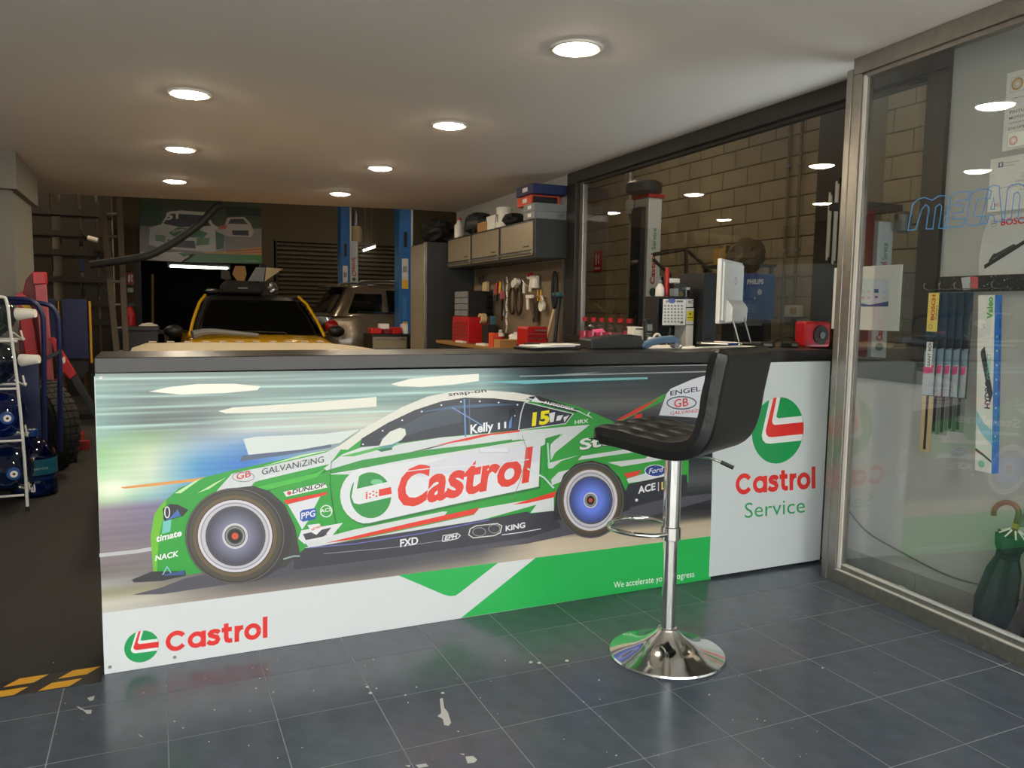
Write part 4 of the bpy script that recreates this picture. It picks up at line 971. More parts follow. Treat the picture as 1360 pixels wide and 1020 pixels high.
# red tool chests on the bench
def chest(px0, px1, ztop, o0, o1, label, nd):
    s1 = onW(px0, 430, o1).y; s0 = onW(px1, 430, o1).y; t = thing('tool_chest', Wf((s0 + s1) / 2, (o0 + o1) / 2, BZ), label, 'tool chest')
    MB().fbox(Wf, s0, s1, o0, o1, BZ, ztop).build('body', 'red_paint', t, bevel=.006)
    h = (ztop - BZ - .06) / nd
    for k in range(nd):
        d = MB().fbox(Wf, s0 + .015, s1 - .015, o1, o1 + .008, BZ + .02 + k * h, BZ + .02 + (k + .85) * h).build('drawer', 'red_paint', t, bevel=.002)
        MB().fbox(Wf, s0 + .03, s1 - .03, o1 + .008, o1 + .016, BZ + .02 + (k + .66) * h, BZ + .02 + (k + .78) * h).build('handle', 'steel', d)
    return t
chest(601, 622, 1.165, .12, .40, 'tall red tool chest with drawers at far end of the bench', 5)
xa = onY(700, 440, 6.0).x; xb = onY(727, 440, 6.0).x
t = thing('tool_chest', ((xa + xb) / 2, 6.1, BZ), 'small bright red tool box with silver trim on the bench', 'tool chest')
MB().prism([(xa, 6.0, BZ), (xb, 6.0, BZ), (xb, 6.0, 1.085), (xb - .012, 6.0, 1.105), (xa + .012, 6.0, 1.105), (xa, 6.0, 1.085)], (0, .2, 0)).build('body', 'red_paint', t, bevel=.004)
for z0, z1 in ((BZ + .01, BZ + .11), (BZ + .122, BZ + .145)):
    d = MB().box((xa + .006, 5.993, z0), (xb - .006, 6.0, z1)).build('drawer', 'red_paint', t, bevel=.002)
    MB().box((xa + .008, 5.986, z1 - .006), (xb - .008, 5.993, z1)).build('handle', 'steel', d)
MB().box((xa + .07, 5.986, 1.068), (xb - .004, 5.999, 1.078)).build('lid_trim', 'steel', t)
MB().cbox(((xa + xb) / 2 + .02, 5.99, 1.0), (.03, .006, .012)).build('latch', 'steel', t)
def wbox(name, px0, px1, ztop, o0, o1, m, label, cat, z0=BZ, bev=.003, **k):
    s1 = onW(px0, 430, o1).y; s0 = onW(px1, 430, o1).y
    return MB().fbox(Wf, s0, s1, o0, o1, z0, ztop).build(name, m, label=label, cat=cat, bevel=bev, **k)
# organiser with clear drawers standing on the chest
s1 = onW(603, 400, .36).y; s0 = onW(620, 400, .36).y
og = thing('drawer_organiser', Wf((s0 + s1) / 2, .26, 1.166), 'small-parts organiser with clear drawers on top of the tall chest', 'organiser')
MB().fbox(Wf, s0, s1, .14, .34, 1.166, 1.43).build('case', 'black_plastic', og)
for i in range(2):
    for j in range(4): MB().fbox(Wf, s0 + .006 + i * (s1 - s0) / 2, s0 - .004 + (i + 1) * (s1 - s0) / 2, .34, .355, 1.172 + j * .064, 1.23 + j * .064).build('drawer', 'grey_plastic', og, bevel=.002)
s1 = min(onW(624, 400, .12).y, 8.25); s0 = onW(642, 400, .12).y
og = thing('bin_rack', Wf((s0 + s1) / 2, .2, 1.2), 'black rack of small bins on the pegboard beside the organiser', 'rack')
for j in range(4): MB().fbox(Wf, s0, s1, .013, .12, 1.2 + j * .06, 1.25 + j * .06).build('bin', 'black_plastic', og, bevel=.003)
MB().fbox(Wf, s0, s1, .012, .02, 1.19, 1.45).build('back_plate', 'dark_grey_metal', og)
p = onW(632, 400, .25)
for i, px in enumerate((623, 628, 633, 639)):
    s = onW(px, 400, .25).y; t = MB(); t.lathe([(.001, 0), (.03, 0), (.034, .065), (.031, .065), (.027, .004)], Wf(s, .25, 1.166 if i < 1 else BZ), n=16, caps=False)
    t.build('plastic_cup', 'off_white', label=['white plastic cup at the edge of the tall chest', 'white cup left in the row beside the tall chest', 'middle white cup in the row beside the tall chest', 'rightmost white cup in the row beside the tall chest'][i], cat='cup', smooth=True)
wbox('black_case', 640, 648, 1.10, .25, .34, 'black_plastic', 'upright black case between the tool chest and gloves on the bench', 'case')
wbox('carton', 656, 664, .975, .25, .42, 'cardboard', 'small brown carton with red marks at the bench edge', 'carton')
wbox('sealant_carton', 649, 654.5, 1.03, .36, .42, 'orange_red', 'orange sealant carton standing on the bench', 'carton')
t, s = wall_thing('white_bottle', 665, 'white bottle with red label on the bench behind the carton', 'bottle', BZ, .2)
MB().lathe([(.001, 0), (.04, 0), (.04, .1), (.018, .125), (.018, .15), (.001, .15)], n=18).build('bottle_body', 'off_white', t, True, local=True); MB().lathe([(.0405, .03), (.0415, .03), (.0415, .085), (.0405, .085)], n=18, caps=False).build('label_band', 'red_paint', t, local=True)
crumple('rag', tuple(Wf(onW(688, 440, .2).y, .2, BZ + .07)), (.1, .08, .07), 'off_white', 'crumpled pale rag heap on the bench beside the red tool box', 'rag', 9)
crumple('work_glove', tuple(Wf(onW(696, 440, .3).y, .3, BZ + .04)), (.07, .05, .04), 'black_rubber', 'black glove lying on the bench left of the small red box', 'glove', 5)
for i, (px, lab) in enumerate(((612, 'white strip of parts lying at the far bench edge'), (640, 'white tray of fuses lying along the bench edge'))):
    s = onW(px, 452, .42).y; MB().fbox(Wf, s - .12, s + .12, .36, .44, BZ, BZ + .02).build('parts_strip', 'off_white', label=lab, cat='strip', bevel=.003)
# hanging tools
def hook(t, s, z): MB().cyl(Wf(s, .012, z), Wf(s, .05, z + .01), .003, n=6).build('hook', 'steel', t)
def hang(name, px, py, label, cat, parts, o=.03):
    p = onW(px, py, o); t = thing(name, (p.x, p.y, p.z), label, cat); hook(t, p.y, p.z)
    for nm, m, mb in parts(p): mb.build(nm, m, t, True)
def rel(p, ds, do, dz): return Vector((p.x - do, p.y + ds, p.z + dz))
def strip(c, L, r, ds=0): return lambda p: [(c[0], c[1], MB().cyl(rel(p, 0, 0, 0), rel(p, ds, .01, -L), r, n=10)), ('tool_head', c[2], MB().cyl(rel(p, ds, .01, -L), rel(p, ds * 1.1, .012, -L - .06), r * 1.5, n=10))]
hang('tape_roll', 641, 366, 'pale tape roll hanging high on the pegboard left side', 'tape roll', lambda p: [('roll', 'steel', MB().lathe([(.045, -.012), (.055, -.012), (.055, .012), (.045, .012), (.045, -.012)], rel(p, 0, .02, -.05), (1, 0, 0), 24, False))])
hang('hanging_cloth', 647, 374, 'tan leather cloth hanging on the pegboard', 'cloth', lambda p: [('cloth', 'tan_plastic', MB().prism([rel(p, -.06, 0, 0), rel(p, .06, 0, -.01), rel(p, .07, 0, -.16), rel(p, 0, 0, -.2), rel(p, -.05, 0, -.17)], (-.03, 0, 0)))])
hang('brush', 660, 376, 'red-handled brush hanging on the pegboard', 'brush', strip(('handle', 'red_paint', 'black_plastic'), .12, .014))
hang('brush', 665, 374, 'orange-handled brush hanging on the pegboard', 'brush', strip(('handle', 'yellow_paint', 'black_plastic'), .12, .014))
hang('long_spanner', 668, 372, 'thin steel rod tool hanging on the pegboard', 'spanner', strip(('rod', 'steel', 'steel'), .3, .008, -.05))
hang('chain_tool', 676, 368, 'long pale chain tool hanging down the middle of the pegboard', 'chain', lambda p: [('link', 'off_white', MB().cyl(rel(p, .01 * (-1) ** k, .02, -.07 * k), rel(p, -.01 * (-1) ** k, .02, -.07 * k - .06), .009, n=8)) for k in range(8)])
hang('ratchet_strap', 671, 385, 'red and white ratchet strap beside the chain tool', 'strap', lambda p: [('buckle', 'pink_red', MB().cbox(rel(p, 0, .03, -.05), (.03, .05, .08))), ('strap', 'black_plastic', MB().cbox(rel(p, .02, .02, -.2), (.012, .03, .22)))])
for k, (px, lab) in enumerate(((684, 'left of the two brown cable coils on the pegboard'), (693, 'right of the two brown cable coils on the pegboard'))):
    hang('cable_coil', px, 382, lab, 'cable coil', lambda p: [('coil', 'wood_dark', MB().tube([rel(p, .07 * math.sin(a) * (1 + .04 * math.sin(3 * a + q)), .02 + .006 * q, -.13 + .13 * math.cos(a)) for a in [2 * PI * i / 20 for i in range(20)]], .007, 6, True)) for q in range(4)])
hang('masking_tape', 690, 370, 'cream masking tape rolls hanging at top of the pegboard', 'tape roll', lambda p: [('roll', 'off_white', MB().cyl(rel(p, -.02 + .05 * k, .01, -.03 - .02 * k), rel(p, -.02 + .05 * k, .06, -.03 - .02 * k), .035, n=18)) for k in range(2)])
hang('spray_gun', 712, 368, 'white spray gun hanging at the top right of the pegboard', 'spray gun', lambda p: [('barrel', 'off_white', MB().cyl(rel(p, .1, .03, .0), rel(p, -.09, .03, -.01), .02, n=12)), ('grip', 'off_white', MB().cyl(rel(p, .03, .03, -.01), rel(p, .06, .03, -.13), .016, n=12)), ('trigger', 'red_paint', MB().cyl(rel(p, .08, .03, .015), rel(p, .04, .03, .018), .024, n=12)), ('cup', 'off_white', MB().cyl(rel(p, -.05, .03, -.02), rel(p, -.05, .03, -.1), .038, n=16))])
hang('caulking_gun', 704, 372, 'steel-framed caulking gun hanging under the spray gun', 'caulking gun', lambda p: [('frame', 'steel', MB().tube([rel(p, .1, .03, 0), rel(p, .02, .03, -.05), rel(p, -.08, .03, -.06)], .007, 8)), ('grip', 'off_white', MB().cyl(rel(p, .06, .03, -.03), rel(p, .07, .03, -.12), .014, n=10))])
hang('yellow_clamp', 719, 385, 'yellow frame clamp hanging on the pegboard right side', 'clamp', lambda p: [('frame', 'yellow_paint', MB().tube([rel(p, .03, .02, 0), rel(p, .03, .02, -.1), rel(p, -.03, .02, -.1), rel(p, -.03, .02, 0)], .008, 8)), ('jaw', 'steel', MB().cbox(rel(p, 0, .02, -.06), (.02, .06, .015)))])
hang('scraper', 706, 394, 'white wide scraper hanging on the pegboard', 'scraper', lambda p: [('blade', 'off_white', MB().cbox(rel(p, 0, .02, 0), (.02, .14, .03))), ('grip', 'off_white', MB().cyl(rel(p, .04, .02, -.02), rel(p, .03, .02, -.12), .016, n=10))])
hang('drill_holder', 714, 400, 'dark drill holder with steel bits on the pegboard', 'holder', lambda p: [('plate', 'wood_dark', MB().cbox(rel(p, 0, .02, -.08), (.02, .09, .22)))] + [('bit', 'steel', MB().cyl(rel(p, .02 - .02 * (k % 2), .035, -.02 - .035 * k), rel(p, -.02, .05, -.05 - .035 * k), .009, n=8)) for k in range(5)])
hang('sieve', 724, 396, 'round pale sieve with handle hanging on the pegboard', 'sieve', lambda p: [('bowl', 'off_white', MB().lathe([(.001, 0), (.045, .0), (.05, .02), (.048, .03)], rel(p, -.01, .02, -.07), (-1, 0, 0), 24, False)), ('handle', 'off_white', MB().cyl(rel(p, .0, .02, -.02), rel(p, .03, .02, .02), .01, n=8))])
hang('rubber_hose', 741, 362, 'black hose loop hanging at the right edge of the pegboard', 'hose', lambda p: [('loop', 'black_rubber', MB().tube([rel(p, .035 * math.sin(a), .03, -.15 + .15 * math.cos(a)) for a in [2 * PI * i / 22 for i in range(22)]], .016, 8, True))])
t, s = wall_thing('floor_squeegee', 737, 'blue-headed pole tool leaning on the pegboard', 'pole tool', BZ, .06)
MB().cyl(Wf(s, .06, BZ), Wf(s - .02, .03, 1.37), .016, n=12).build('pole', 'dark_grey_metal', t, True); MB().cbox(Wf(s - .02, .045, 1.38), (.05, .13, .04)).build('head', 'teal_plastic', t, bevel=.012)
t, s = wall_thing('broom_stick', 733, 'pale wooden stick leaning beside the blue-headed tool', 'stick', BZ, .07)
MB().cyl(Wf(s + .03, .1, BZ + .1), Wf(s + .02, .03, 1.28), .011, n=10).build('shaft', 'tan_plastic', t, True); MB().cyl(Wf(s + .034, .106, BZ), Wf(s + .03, .1, BZ + .1), .013, n=10).build('rubber_tip', 'black_rubber', t, True)
hang('hanging_gloves', 655, 420, 'pair of teal and black work gloves hanging over the bench', 'gloves', lambda p: [('glove', ['black_rubber', 'teal_plastic'][k % 2], MB().prism([rel(p, .05 - k * .06, 0, 0), rel(p, .0 - k * .06, 0, 0), rel(p, -.005 - k * .06, 0, -.1), rel(p, .01 - k * .06, 0, -.17), rel(p, .03 - k * .06, 0, -.19), rel(p, .05 - k * .06, 0, -.15)], (-.035, 0, 0))) for k in range(2)], .2)
t, s = wall_thing('wide_tape', 641, 'wide roll of brown packing tape beside the tall chest', 'tape roll', 1.101, .25)
MB().lathe([(.03, -.03), (.05, -.03), (.05, .03), (.03, .03), (.03, -.03)], Wf(s, .25, 1.152), (1, 0, 0), 24, False).build('roll', 'tan_plastic', t, True)
# things on top of the cabinets
CZ = 2.001
def topbox(name, px0, px1, z0, z1, o0, o1, m, label, cat, art=None):
    s1 = onW(px0, 280, o1).y; s0 = onW(px1, 280, o1).y; t = thing(name, Wf((s0 + s1) / 2, (o0 + o1) / 2, z0), label, cat)
    b = MB().fbox(Wf, s0, s1, o0, o1, z0, z1).build('box_body', m, t, bevel=.003)
    e = MB().fbox(Wf, s0 - .0012, s0, o0 + .02, o1 - .02, z0 + .01, z1 - .01)
    if art: e.build('end_label', art, t); MB().fbox(Wf, s0 + (s1 - s0) * .3, s0 + (s1 - s0) * .6, o1, o1 + .0012, z0 + (z1 - z0) * .3, z0 + (z1 - z0) * .75).build('side_label', 'paper', t)
    return t
topbox('carton', 695, 710, CZ, CZ + .065, .02, .32, 'grey_plastic', 'lower silver-grey carton in the stack on the near cabinet', 'carton', 'steel')
topbox('carton', 695, 710, CZ + .066, CZ + .13, .02, .32, 'grey_plastic', 'upper silver-grey carton in the stack on the near cabinet', 'carton', 'grey_plastic')
topbox('carton', 687, 705, CZ + .131, CZ + .21, .03, .30, 'orange_red', 'orange-red and black carton in the stack on the near cabinet', 'carton', 'black_plastic')
topbox('carton', 685, 707, CZ + .211, CZ + .29, .0, .33, 'blue_box', 'navy blue carton on top of the stack on the near cabinet', 'carton', 'blue_box')
t, s = wall_thing('canister', 668, 'tall white canister with dark lettering on the cabinet top', 'canister', CZ, .24)
MB().lathe([(.001, 0), (.075, 0), (.078, .01), (.074, .16), (.079, .165), (.079, .185), (.001, .187)], n=24).build('canister_body', 'off_white', t, True, local=True)
MB().box((-.0755, -.03, .05), (-.0735, .03, .12)).build('label_patch', 'grey_plastic', t, local=True)
topbox('carton', 646, 657, CZ, CZ + .13, .1, .3, 'paper', 'small white carton left of the canister', 'carton')
topbox('carton', 634, 646, CZ, CZ + .09, .14, .31, 'cardboard', 'brown carton at the middle of the cabinet tops', 'carton')
crumple('cable_heap', tuple(Wf(onW(682, 290, .22).y, .22, CZ + .06)), (.1, .12, .06), 'black_rubber', 'tangled dark cable heap beside the carton stack', 'cable heap', 3)
crumple('dark_bag', tuple(Wf(7.72, .17, CZ + .12)), (.14, .24, .12), 'dark_grey_metal', 'bulky dark bag on the far cabinet', 'bag', 12)
p = Wf(8.6, .34, 1.967 + .14); crumple('dark_bag', tuple(p), (.2, .24, .14), 'black_rubber', 'large black holdall on top of the tall locker', 'bag', 14)
t = thing('white_jug', Wf(8.06, .27, CZ), 'slim white plastic jug on the far cabinet edge', 'jug'); MB().lathe([(.001, 0), (.05, 0), (.05, .13), (.02, .17), (.02, .19)], n=18).build('jug_body', 'off_white', t, True, local=True); MB().lathe([(.023, .188), (.023, .21), (.001, .21)], n=16).build('cap', 'red_paint', t, True, local=True)

# ------------------------------------------------------------------ behind the glass partition: display on the wall
def wsheet(name, px0, py0, w_, h_, label, cat, m='paper', o=.002, th=.003):
    p = onW(px0, py0, 0); t = thing(name, (p.x, p.y, p.z - h_), label, cat)
    MB().fbox(Wf, p.y - w_, p.y, o, o + th, p.z - h_, p.z).build('sheet', m, t); return t, p
def wart(t, p, o=.0055):  # sheet coordinates: millimetres right of and below the top-left corner
    return Art(lambda x, y: Wf(p.y - x / 1000, o, p.z - y / 1000), (-1, .03, 0), .00005, .0004)
t, p = wsheet('certificate', 1339, 98, .21, .30, 'white certificate sheet with gold seal, topmost on the wall behind the glass', 'certificate')
A = wart(t, p); A.rrect(18, 22, 190, 80, 1, (150, 150, 150)); A.rrect(19.5, 23.5, 188.5, 78.5, 1, (232, 230, 224)); A.ell(45, 50, 24, 24, (190, 140, 60)); A.ell(45, 50, 15, 15, (232, 226, 210)); A.ring(45, 50, 11, 11, 2, (110, 90, 70))
A.text('CENTRE', (25, 106), (80, 106), 6, (60, 60, 60)); A.text('PINTURA', (22, 160), (110, 160), 12, (40, 40, 44), .01); A.text('MOTOCICLETES', (22, 182), (160, 182), 11, (40, 40, 44), .01); A.text('GARANTIES', (22, 200), (120, 200), 7, (60, 60, 60)); A.text('DESPESES', (22, 222), (130, 222), 10, (50, 50, 54))
A.rrect(20, 232, 190, 292, 1, (150, 150, 150)); A.rrect(21.5, 233.5, 188.5, 290.5, 1, (232, 230, 224)); A.ell(46, 266, 17, 17, (206, 110, 112)); A.ell(46, 266, 12, 12, (232, 220, 216)); A.ring(46, 266, 9, 9, 2, (206, 110, 112)); A.build('certificate_print', t)
t, p = wsheet('notice_sheet', 1317, 212, .297, .21, 'cream notice sheet with a blue square emblem above the wiper poster', 'notice')
A = wart(t, p); A.rrect(35, 18, 55, 38, 1, (40, 70, 120)); A.rrect(41, 22, 49, 34, 1, (226, 226, 224)); A.text('Agencia', (60, 26), (120, 26), 5, (70, 70, 70)); A.text('catalana', (60, 37), (105, 37), 5, (70, 70, 70)); A.text('20', (130, 90), (170, 90), 22, (200, 196, 190)); A.text('AQUEST ESTABLIMENT', (110, 104), (270, 104), 6, (60, 60, 60)); A.text('TE FULLS A DISPOSICIO DE QUI', (40, 122), (270, 122), 6, (60, 60, 60)); A.text('A DISPOSICIO', (130, 138), (230, 138), 6, (60, 60, 60)); A.text('012', (30, 190), (60, 190), 12, (206, 50, 60), .02); A.build('notice_print', t)
p = onW(1316, 287, 0); zz = onW(1300, 368, 0).z
t = thing('wiper_poster', (p.x, p.y, zz), 'grey-white curved poster with a wiper blade picture', 'poster')
MB().prism([Wf(p.y - .45, .002, zz), Wf(p.y + .03, .002, zz), Wf(p.y + .035, .002, zz + .08), Wf(p.y + .025, .002, zz + .17), Wf(p.y, .002, p.z), Wf(p.y - .45, .002, p.z)], (-.004, 0, 0)).build('sheet', mat('poster_grey', (206, 206, 202), .35), t)
A = wart(t, p, .0065); A.ring(20, 32, 13, 13, 2, (120, 120, 122)); A.stroke([(12, 32), (28, 32)], 4, (120, 120, 122)); A.text('BOSCH', (50, 42), (170, 42), 26, (206, 30, 40), .03)
A.poly([(-10, 196), (180, 90), (186, 104), (-6, 212)], (44, 46, 48)); A.poly([(20, 160), (110, 118), (120, 126), (60, 158), (20, 176)], (70, 72, 74)); A.poly([(8, 180), (30, 150), (40, 154), (18, 190)], (60, 62, 64)); A.build('poster_print', t)
# header board, hooks and hanging wiper packs
p = onW(1253, 368, .0); zb = onW(1253, 388, 0).z
t = thing('display_rail', (p.x, p.y - .3, zb), 'black speckled display rail with wire hooks on the wall', 'display rail')
MB().fbox(Wf, p.y - .62, p.y, .002, .03, zb, p.z).build('header_board', 'black_plastic', t, bevel=.002)
A = Art(lambda x, y: Wf(p.y - x / 1000, .0305, p.z - y / 1000), (-1, .03, 0), .00004, .0004)
random.seed(11)
for k in range(90): A.ell(random.uniform(4, 600), random.uniform(3, (p.z - zb) * 1000 - 3), random.uniform(.6, 3), random.uniform(.6, 2.4), random.choice([(150, 190, 206), (210, 220, 226), (90, 130, 150)]), 7)
A.poly([(110, 8), (150, 4), (160, 56), (124, 60)], (190, 194, 200)); A.poly([(150, 4), (186, 6), (190, 52), (160, 56)], (200, 90, 96)); A.build('header_print', t)
def hk(s): return MB().tube([Wf(s, .03, zb + .012), Wf(s, .13, zb + .006), Wf(s, .15, zb + .012), Wf(s, .155, zb + .026), Wf(s, .145, zb + .034)], .0022, 6)
HS = [p.y - .03, p.y - .1, p.y - .17, p.y - .24, p.y - .33]
for s in HS: hk(s).build('hook', 'steel', t, True)
random.seed(2)
PKL = ['wiper blade pack with yellow label and white name tag, leftmost on the hooks', 'second dark blue wiper blade pack on the hooks', 'third dark blue wiper blade pack on the hooks', 'fourth dark blue wiper blade pack on the hooks', 'fifth dark blue wiper blade pack, next to the tall white box']
dkb = mat('pack_blue', (40, 66, 84), .3); 
for k in range(5):
    s = HS[0] - .018 - k * .028; o = .11 - k * .012; zt = zb + .0; L = [.68, .60, .60, .58, .58][k]
    q = thing('wiper_pack', Wf(s, o, zt - L), PKL[k], 'wiper pack', group='wiper blade packs on hooks')
    w_ = .028
    MB().fbox(Wf, s - w_, s + w_, o - .006, o + .003, zt - .44, zt - .005).build('card', dkb, q)
    MB().fbox(Wf, s - w_ * .9, s + w_ * .9, o - .004, o, zt - L, zt - .44).build('sleeve', 'clear_plastic' if k else 'tan_plastic', q)
    MB().fbox(Wf, s - .006, s + .006, o - .003, o + .001, zt - L + .01, zt - .44).build('blade', 'black_rubber', q)
    A = Art(lambda x, y: Wf(s - x / 1000, o + .0035, zt - y / 1000), (-1, .03, 0), .00005, .0003)
    A.poly([(-27, 210), (27, 190), (27, 232), (-27, 250)], (30, 32, 36)); A.poly([(-27, 252), (27, 234), (27, 300), (-27, 318)], (120, 146, 160)); A.poly([(-27, 318), (27, 300), (27, 436), (-27, 438)], (170, 176, 180))
    A.poly([(-27, 318), (24, 306), (20, 340), (-27, 350)], (214, 60, 120))
    if k == 0:
        A.rrect(-24, 6, 27, 168, 2, (236, 214, 110));
        V2 = Art(lambda x, y: Wf(s - (y) / 1000, o + .0042, zt - (x) / 1000), (-1, .03, 0), .00005, .0003)
        V2.rrect(212, -18, 318, 12, 1, (232, 232, 230))
        V2.text('BOSCH', (120, 10), (14, 10), 17, (200, 30, 40), .03); V2.text('TWIN', (120, 24), (60, 24), 9, (50, 50, 54), .01); V2.ring(148, -6, 10, 10, 2, (120, 110, 80)); V2.text('SANT BOI', (314, 5), (216, 5), 14, (40, 40, 44), .02)
        V2.build('name_print', q)
    A.build('card_print', q)
    MB().tube([Wf(s, o - .002, zt - .006), Wf(s, o - .002, zt + .008)], .002, 6).build('hanger_loop', 'clear_plastic', q)
# tall white box
s = onW(1319, 400, .1).y; zt = onW(1325, 392, .1).z; L = .69
q = thing('wiper_box', Wf(s, .12, zt - L), 'tall white and blue wiper box hanging right of the packs', 'box')
Qf = lambda a, o, z: Wf(a + (z - zt) * .055, o, z)
MB().fbox(Qf, s - .034, s + .036, .1, .14, zt - L, zt).build('box_body', 'paper', q, bevel=.002)
MB().fbox(Qf, s - .036, s - .0342, .1, .14, zt - L, zt - .0).build('blue_side', mat('box_blue', (36, 110, 190), .4), q)
V2 = Art(lambda x, y: Qf(s - y / 1000, .1405, zt - x / 1000), (-1, .03, 0), .00005, .0003)
V2.text('Valeo', (92, 26), (8, 26), 24, (90, 176, 80), .03); V2.poly([(200, -4), (214, -18), (232, -20), (420, 22), (380, 34), (240, 4)], (44, 48, 54)); V2.text('HYDRO', (440, 22), (330, 22), 22, (36, 40, 52), .03); V2.text('CONNECT', (326, 22), (226, 22), 16, (90, 190, 150), .01)
V2.poly([(452, -32), (500, 0), (520, 34), (580, 34), (540, -10), (500, -34)], (150, 200, 220)); V2.poly([(600, -34), (618, 0), (640, 34), (648, 34), (626, -4), (612, -34)], (40, 60, 90)); V2.ell(660, -8, 14, 14, (140, 200, 170)); V2.text('475', (130, -4), (112, -4), 9, (120, 120, 120)); V2.build('box_print', q)
B2 = Art(lambda x, y: Qf(s - .0362, .1 + y / 1000, zt - x / 1000), (0, -1, 0), .00005, .0003)
for k in range(8): B2.rrect(30 + k * 60, 8, 70 + k * 60, 14, 1, (20, 60, 120)); B2.ell(160 + k * 55, 26, 5, 5, (150, 210, 190), 12)
B2.build('side_print', q)
# umbrellas standing in the gap
def umbrella(name, base, top, wood, cloth, hook_d, label, hk_r=.045):
    t = thing(name, base, label, 'umbrella'); b = Vector(base); tp_ = Vector(top); d = (tp_ - b); x, y = MB.basis(d); dn = d.normalized(); L = d.length
    rings = []
    for f, r in ((.0, .008), (.06, .012), (.08, .05), (.3, .062), (.55, .05), (.66, .034), (.70, .033), (.74, .042), (.84, .05)):
        rings.append([b + dn * (f * L) + (x * math.cos(2 * PI * i / 24) + y * math.sin(2 * PI * i / 24)) * (r * (1 + .22 * math.cos(8 * 2 * PI * i / 24))) for i in range(24)])
    MB().loft(rings).build('canopy', cloth, t, True)
    MB().lathe([(.038, .655 * L), (.041, .66 * L), (.041, .70 * L), (.038, .705 * L)], b, d, 24, False).build('strap', 'black_rubber', t, True)
    MB().cyl(b + dn * (.8 * L), b + dn * L, .0105, n=12).build('shaft', wood, t, True)
    MB().lathe([(.012, .9 * L), (.0125, .9 * L), (.0125, .94 * L), (.012, .94 * L)], b, d, 16, False).build('ferrule', mat('brass', (196, 160, 70), .3, .9), t, True)
    h = Vector(hook_d).normalized(); pts = [b + dn * L]
    for k in range(1, 13):
        a = PI * k / 12 * 1.12; pts.append(b + dn * (L + hk_r * math.sin(a)) + h * (hk_r * (1 - math.cos(a))))
    MB().tube(pts, .0105, 12).build('handle', wood, t, True)
    for k in range(8):
        a = 2 * PI * k / 8; p0 = b + dn * (.84 * L) + (x * math.cos(a) + y * math.sin(a)) * .048; MB().tube([p0, b + dn * (.885 * L) + (x * math.cos(a) + y * math.sin(a)) * .016], .003, 6).build('rib_tip', 'off_white', t)
umbrella('umbrella', (2.962, 1.965, .0), (2.962, 1.878, .50), mat('cherry_wood', (104, 56, 34), .3, var=.3), mat('dark_green_cloth', (18, 44, 42), .7), (-.1, 1, -.05), 'dark green folded umbrella with curved brown wooden handle', .045)
umbrella('umbrella', (2.955, 1.755, .0), (2.955, 1.77, .485), mat('grey_wood', (92, 84, 76), .4), mat('brown_cloth', (62, 54, 50), .7), (-.1, 1, -.05), 'brown folded umbrella with grey curved handle', .042)
MB().tube(spline([onW(1121, 670, .02), onW(1150, 705, .02), onW(1200, 735, .02), onW(1260, 765, .02), onW(1312, 780, .02), onW(1360, 800, .02)], 6), .004, 6).build('wall_cable', 'alu_dull', label='grey cable sagging along the wall behind the glass', cat='cable', smooth=True)
MB().tube(spline([onZ(1195, 778, .02), onZ(1225, 795, .008), onZ(1265, 812, .006), onZ(1312, 822, .006)], 6), .005, 6).build('floor_cable', 'off_white', label='white cable on the floor behind the glass partition', cat='cable', smooth=True)

# ------------------------------------------------------------------ workshop hall behind the counter
# cream cover over a low bench right behind the counter
cv = thing('covered_bench', (.7, 5.55, 0), 'low bench under a cream cover sheet behind the counter', 'bench')
rings = []
for y, z in ((4.95, .70), (4.97, .955), (5.02, .975), (5.4, .982), (5.85, .985), (6.02, .978), (6.05, .955), (6.07, .7)):
    rg = []
    for x, dz in ((-.16, -.28), (-.145, -.03), (-.06, .0), (.2, .004), (.6, .002), (1.0, .0), (1.16, -.004), (1.35, -.025), (1.5, -.05), (1.56, -.09), (1.58, -.28)):
        rg.append(Vector((x, y, max(z + dz if z > .9 else z, .66))))
    rings.append(rg)
MB().loft(rings, False, False).build('cover_sheet', 'cream_cloth', cv, True)
for k in range(11): MB().cbox((-.02 + k * .115, 6.02, .985), (.05, .05, .012)).build('edge_clip', 'cream_cloth', cv, bevel=.004)
MB().box((-.12, 5.0, .62), (1.52, 6.02, .66)).build('bench_frame', 'dark_grey_metal', cv)
for x in (-.08, 1.44):
    for y in (5.05, 5.93): MB().box((x, y, 0), (x + .05, y + .05, .62)).build('leg', 'dark_grey_metal', cv)

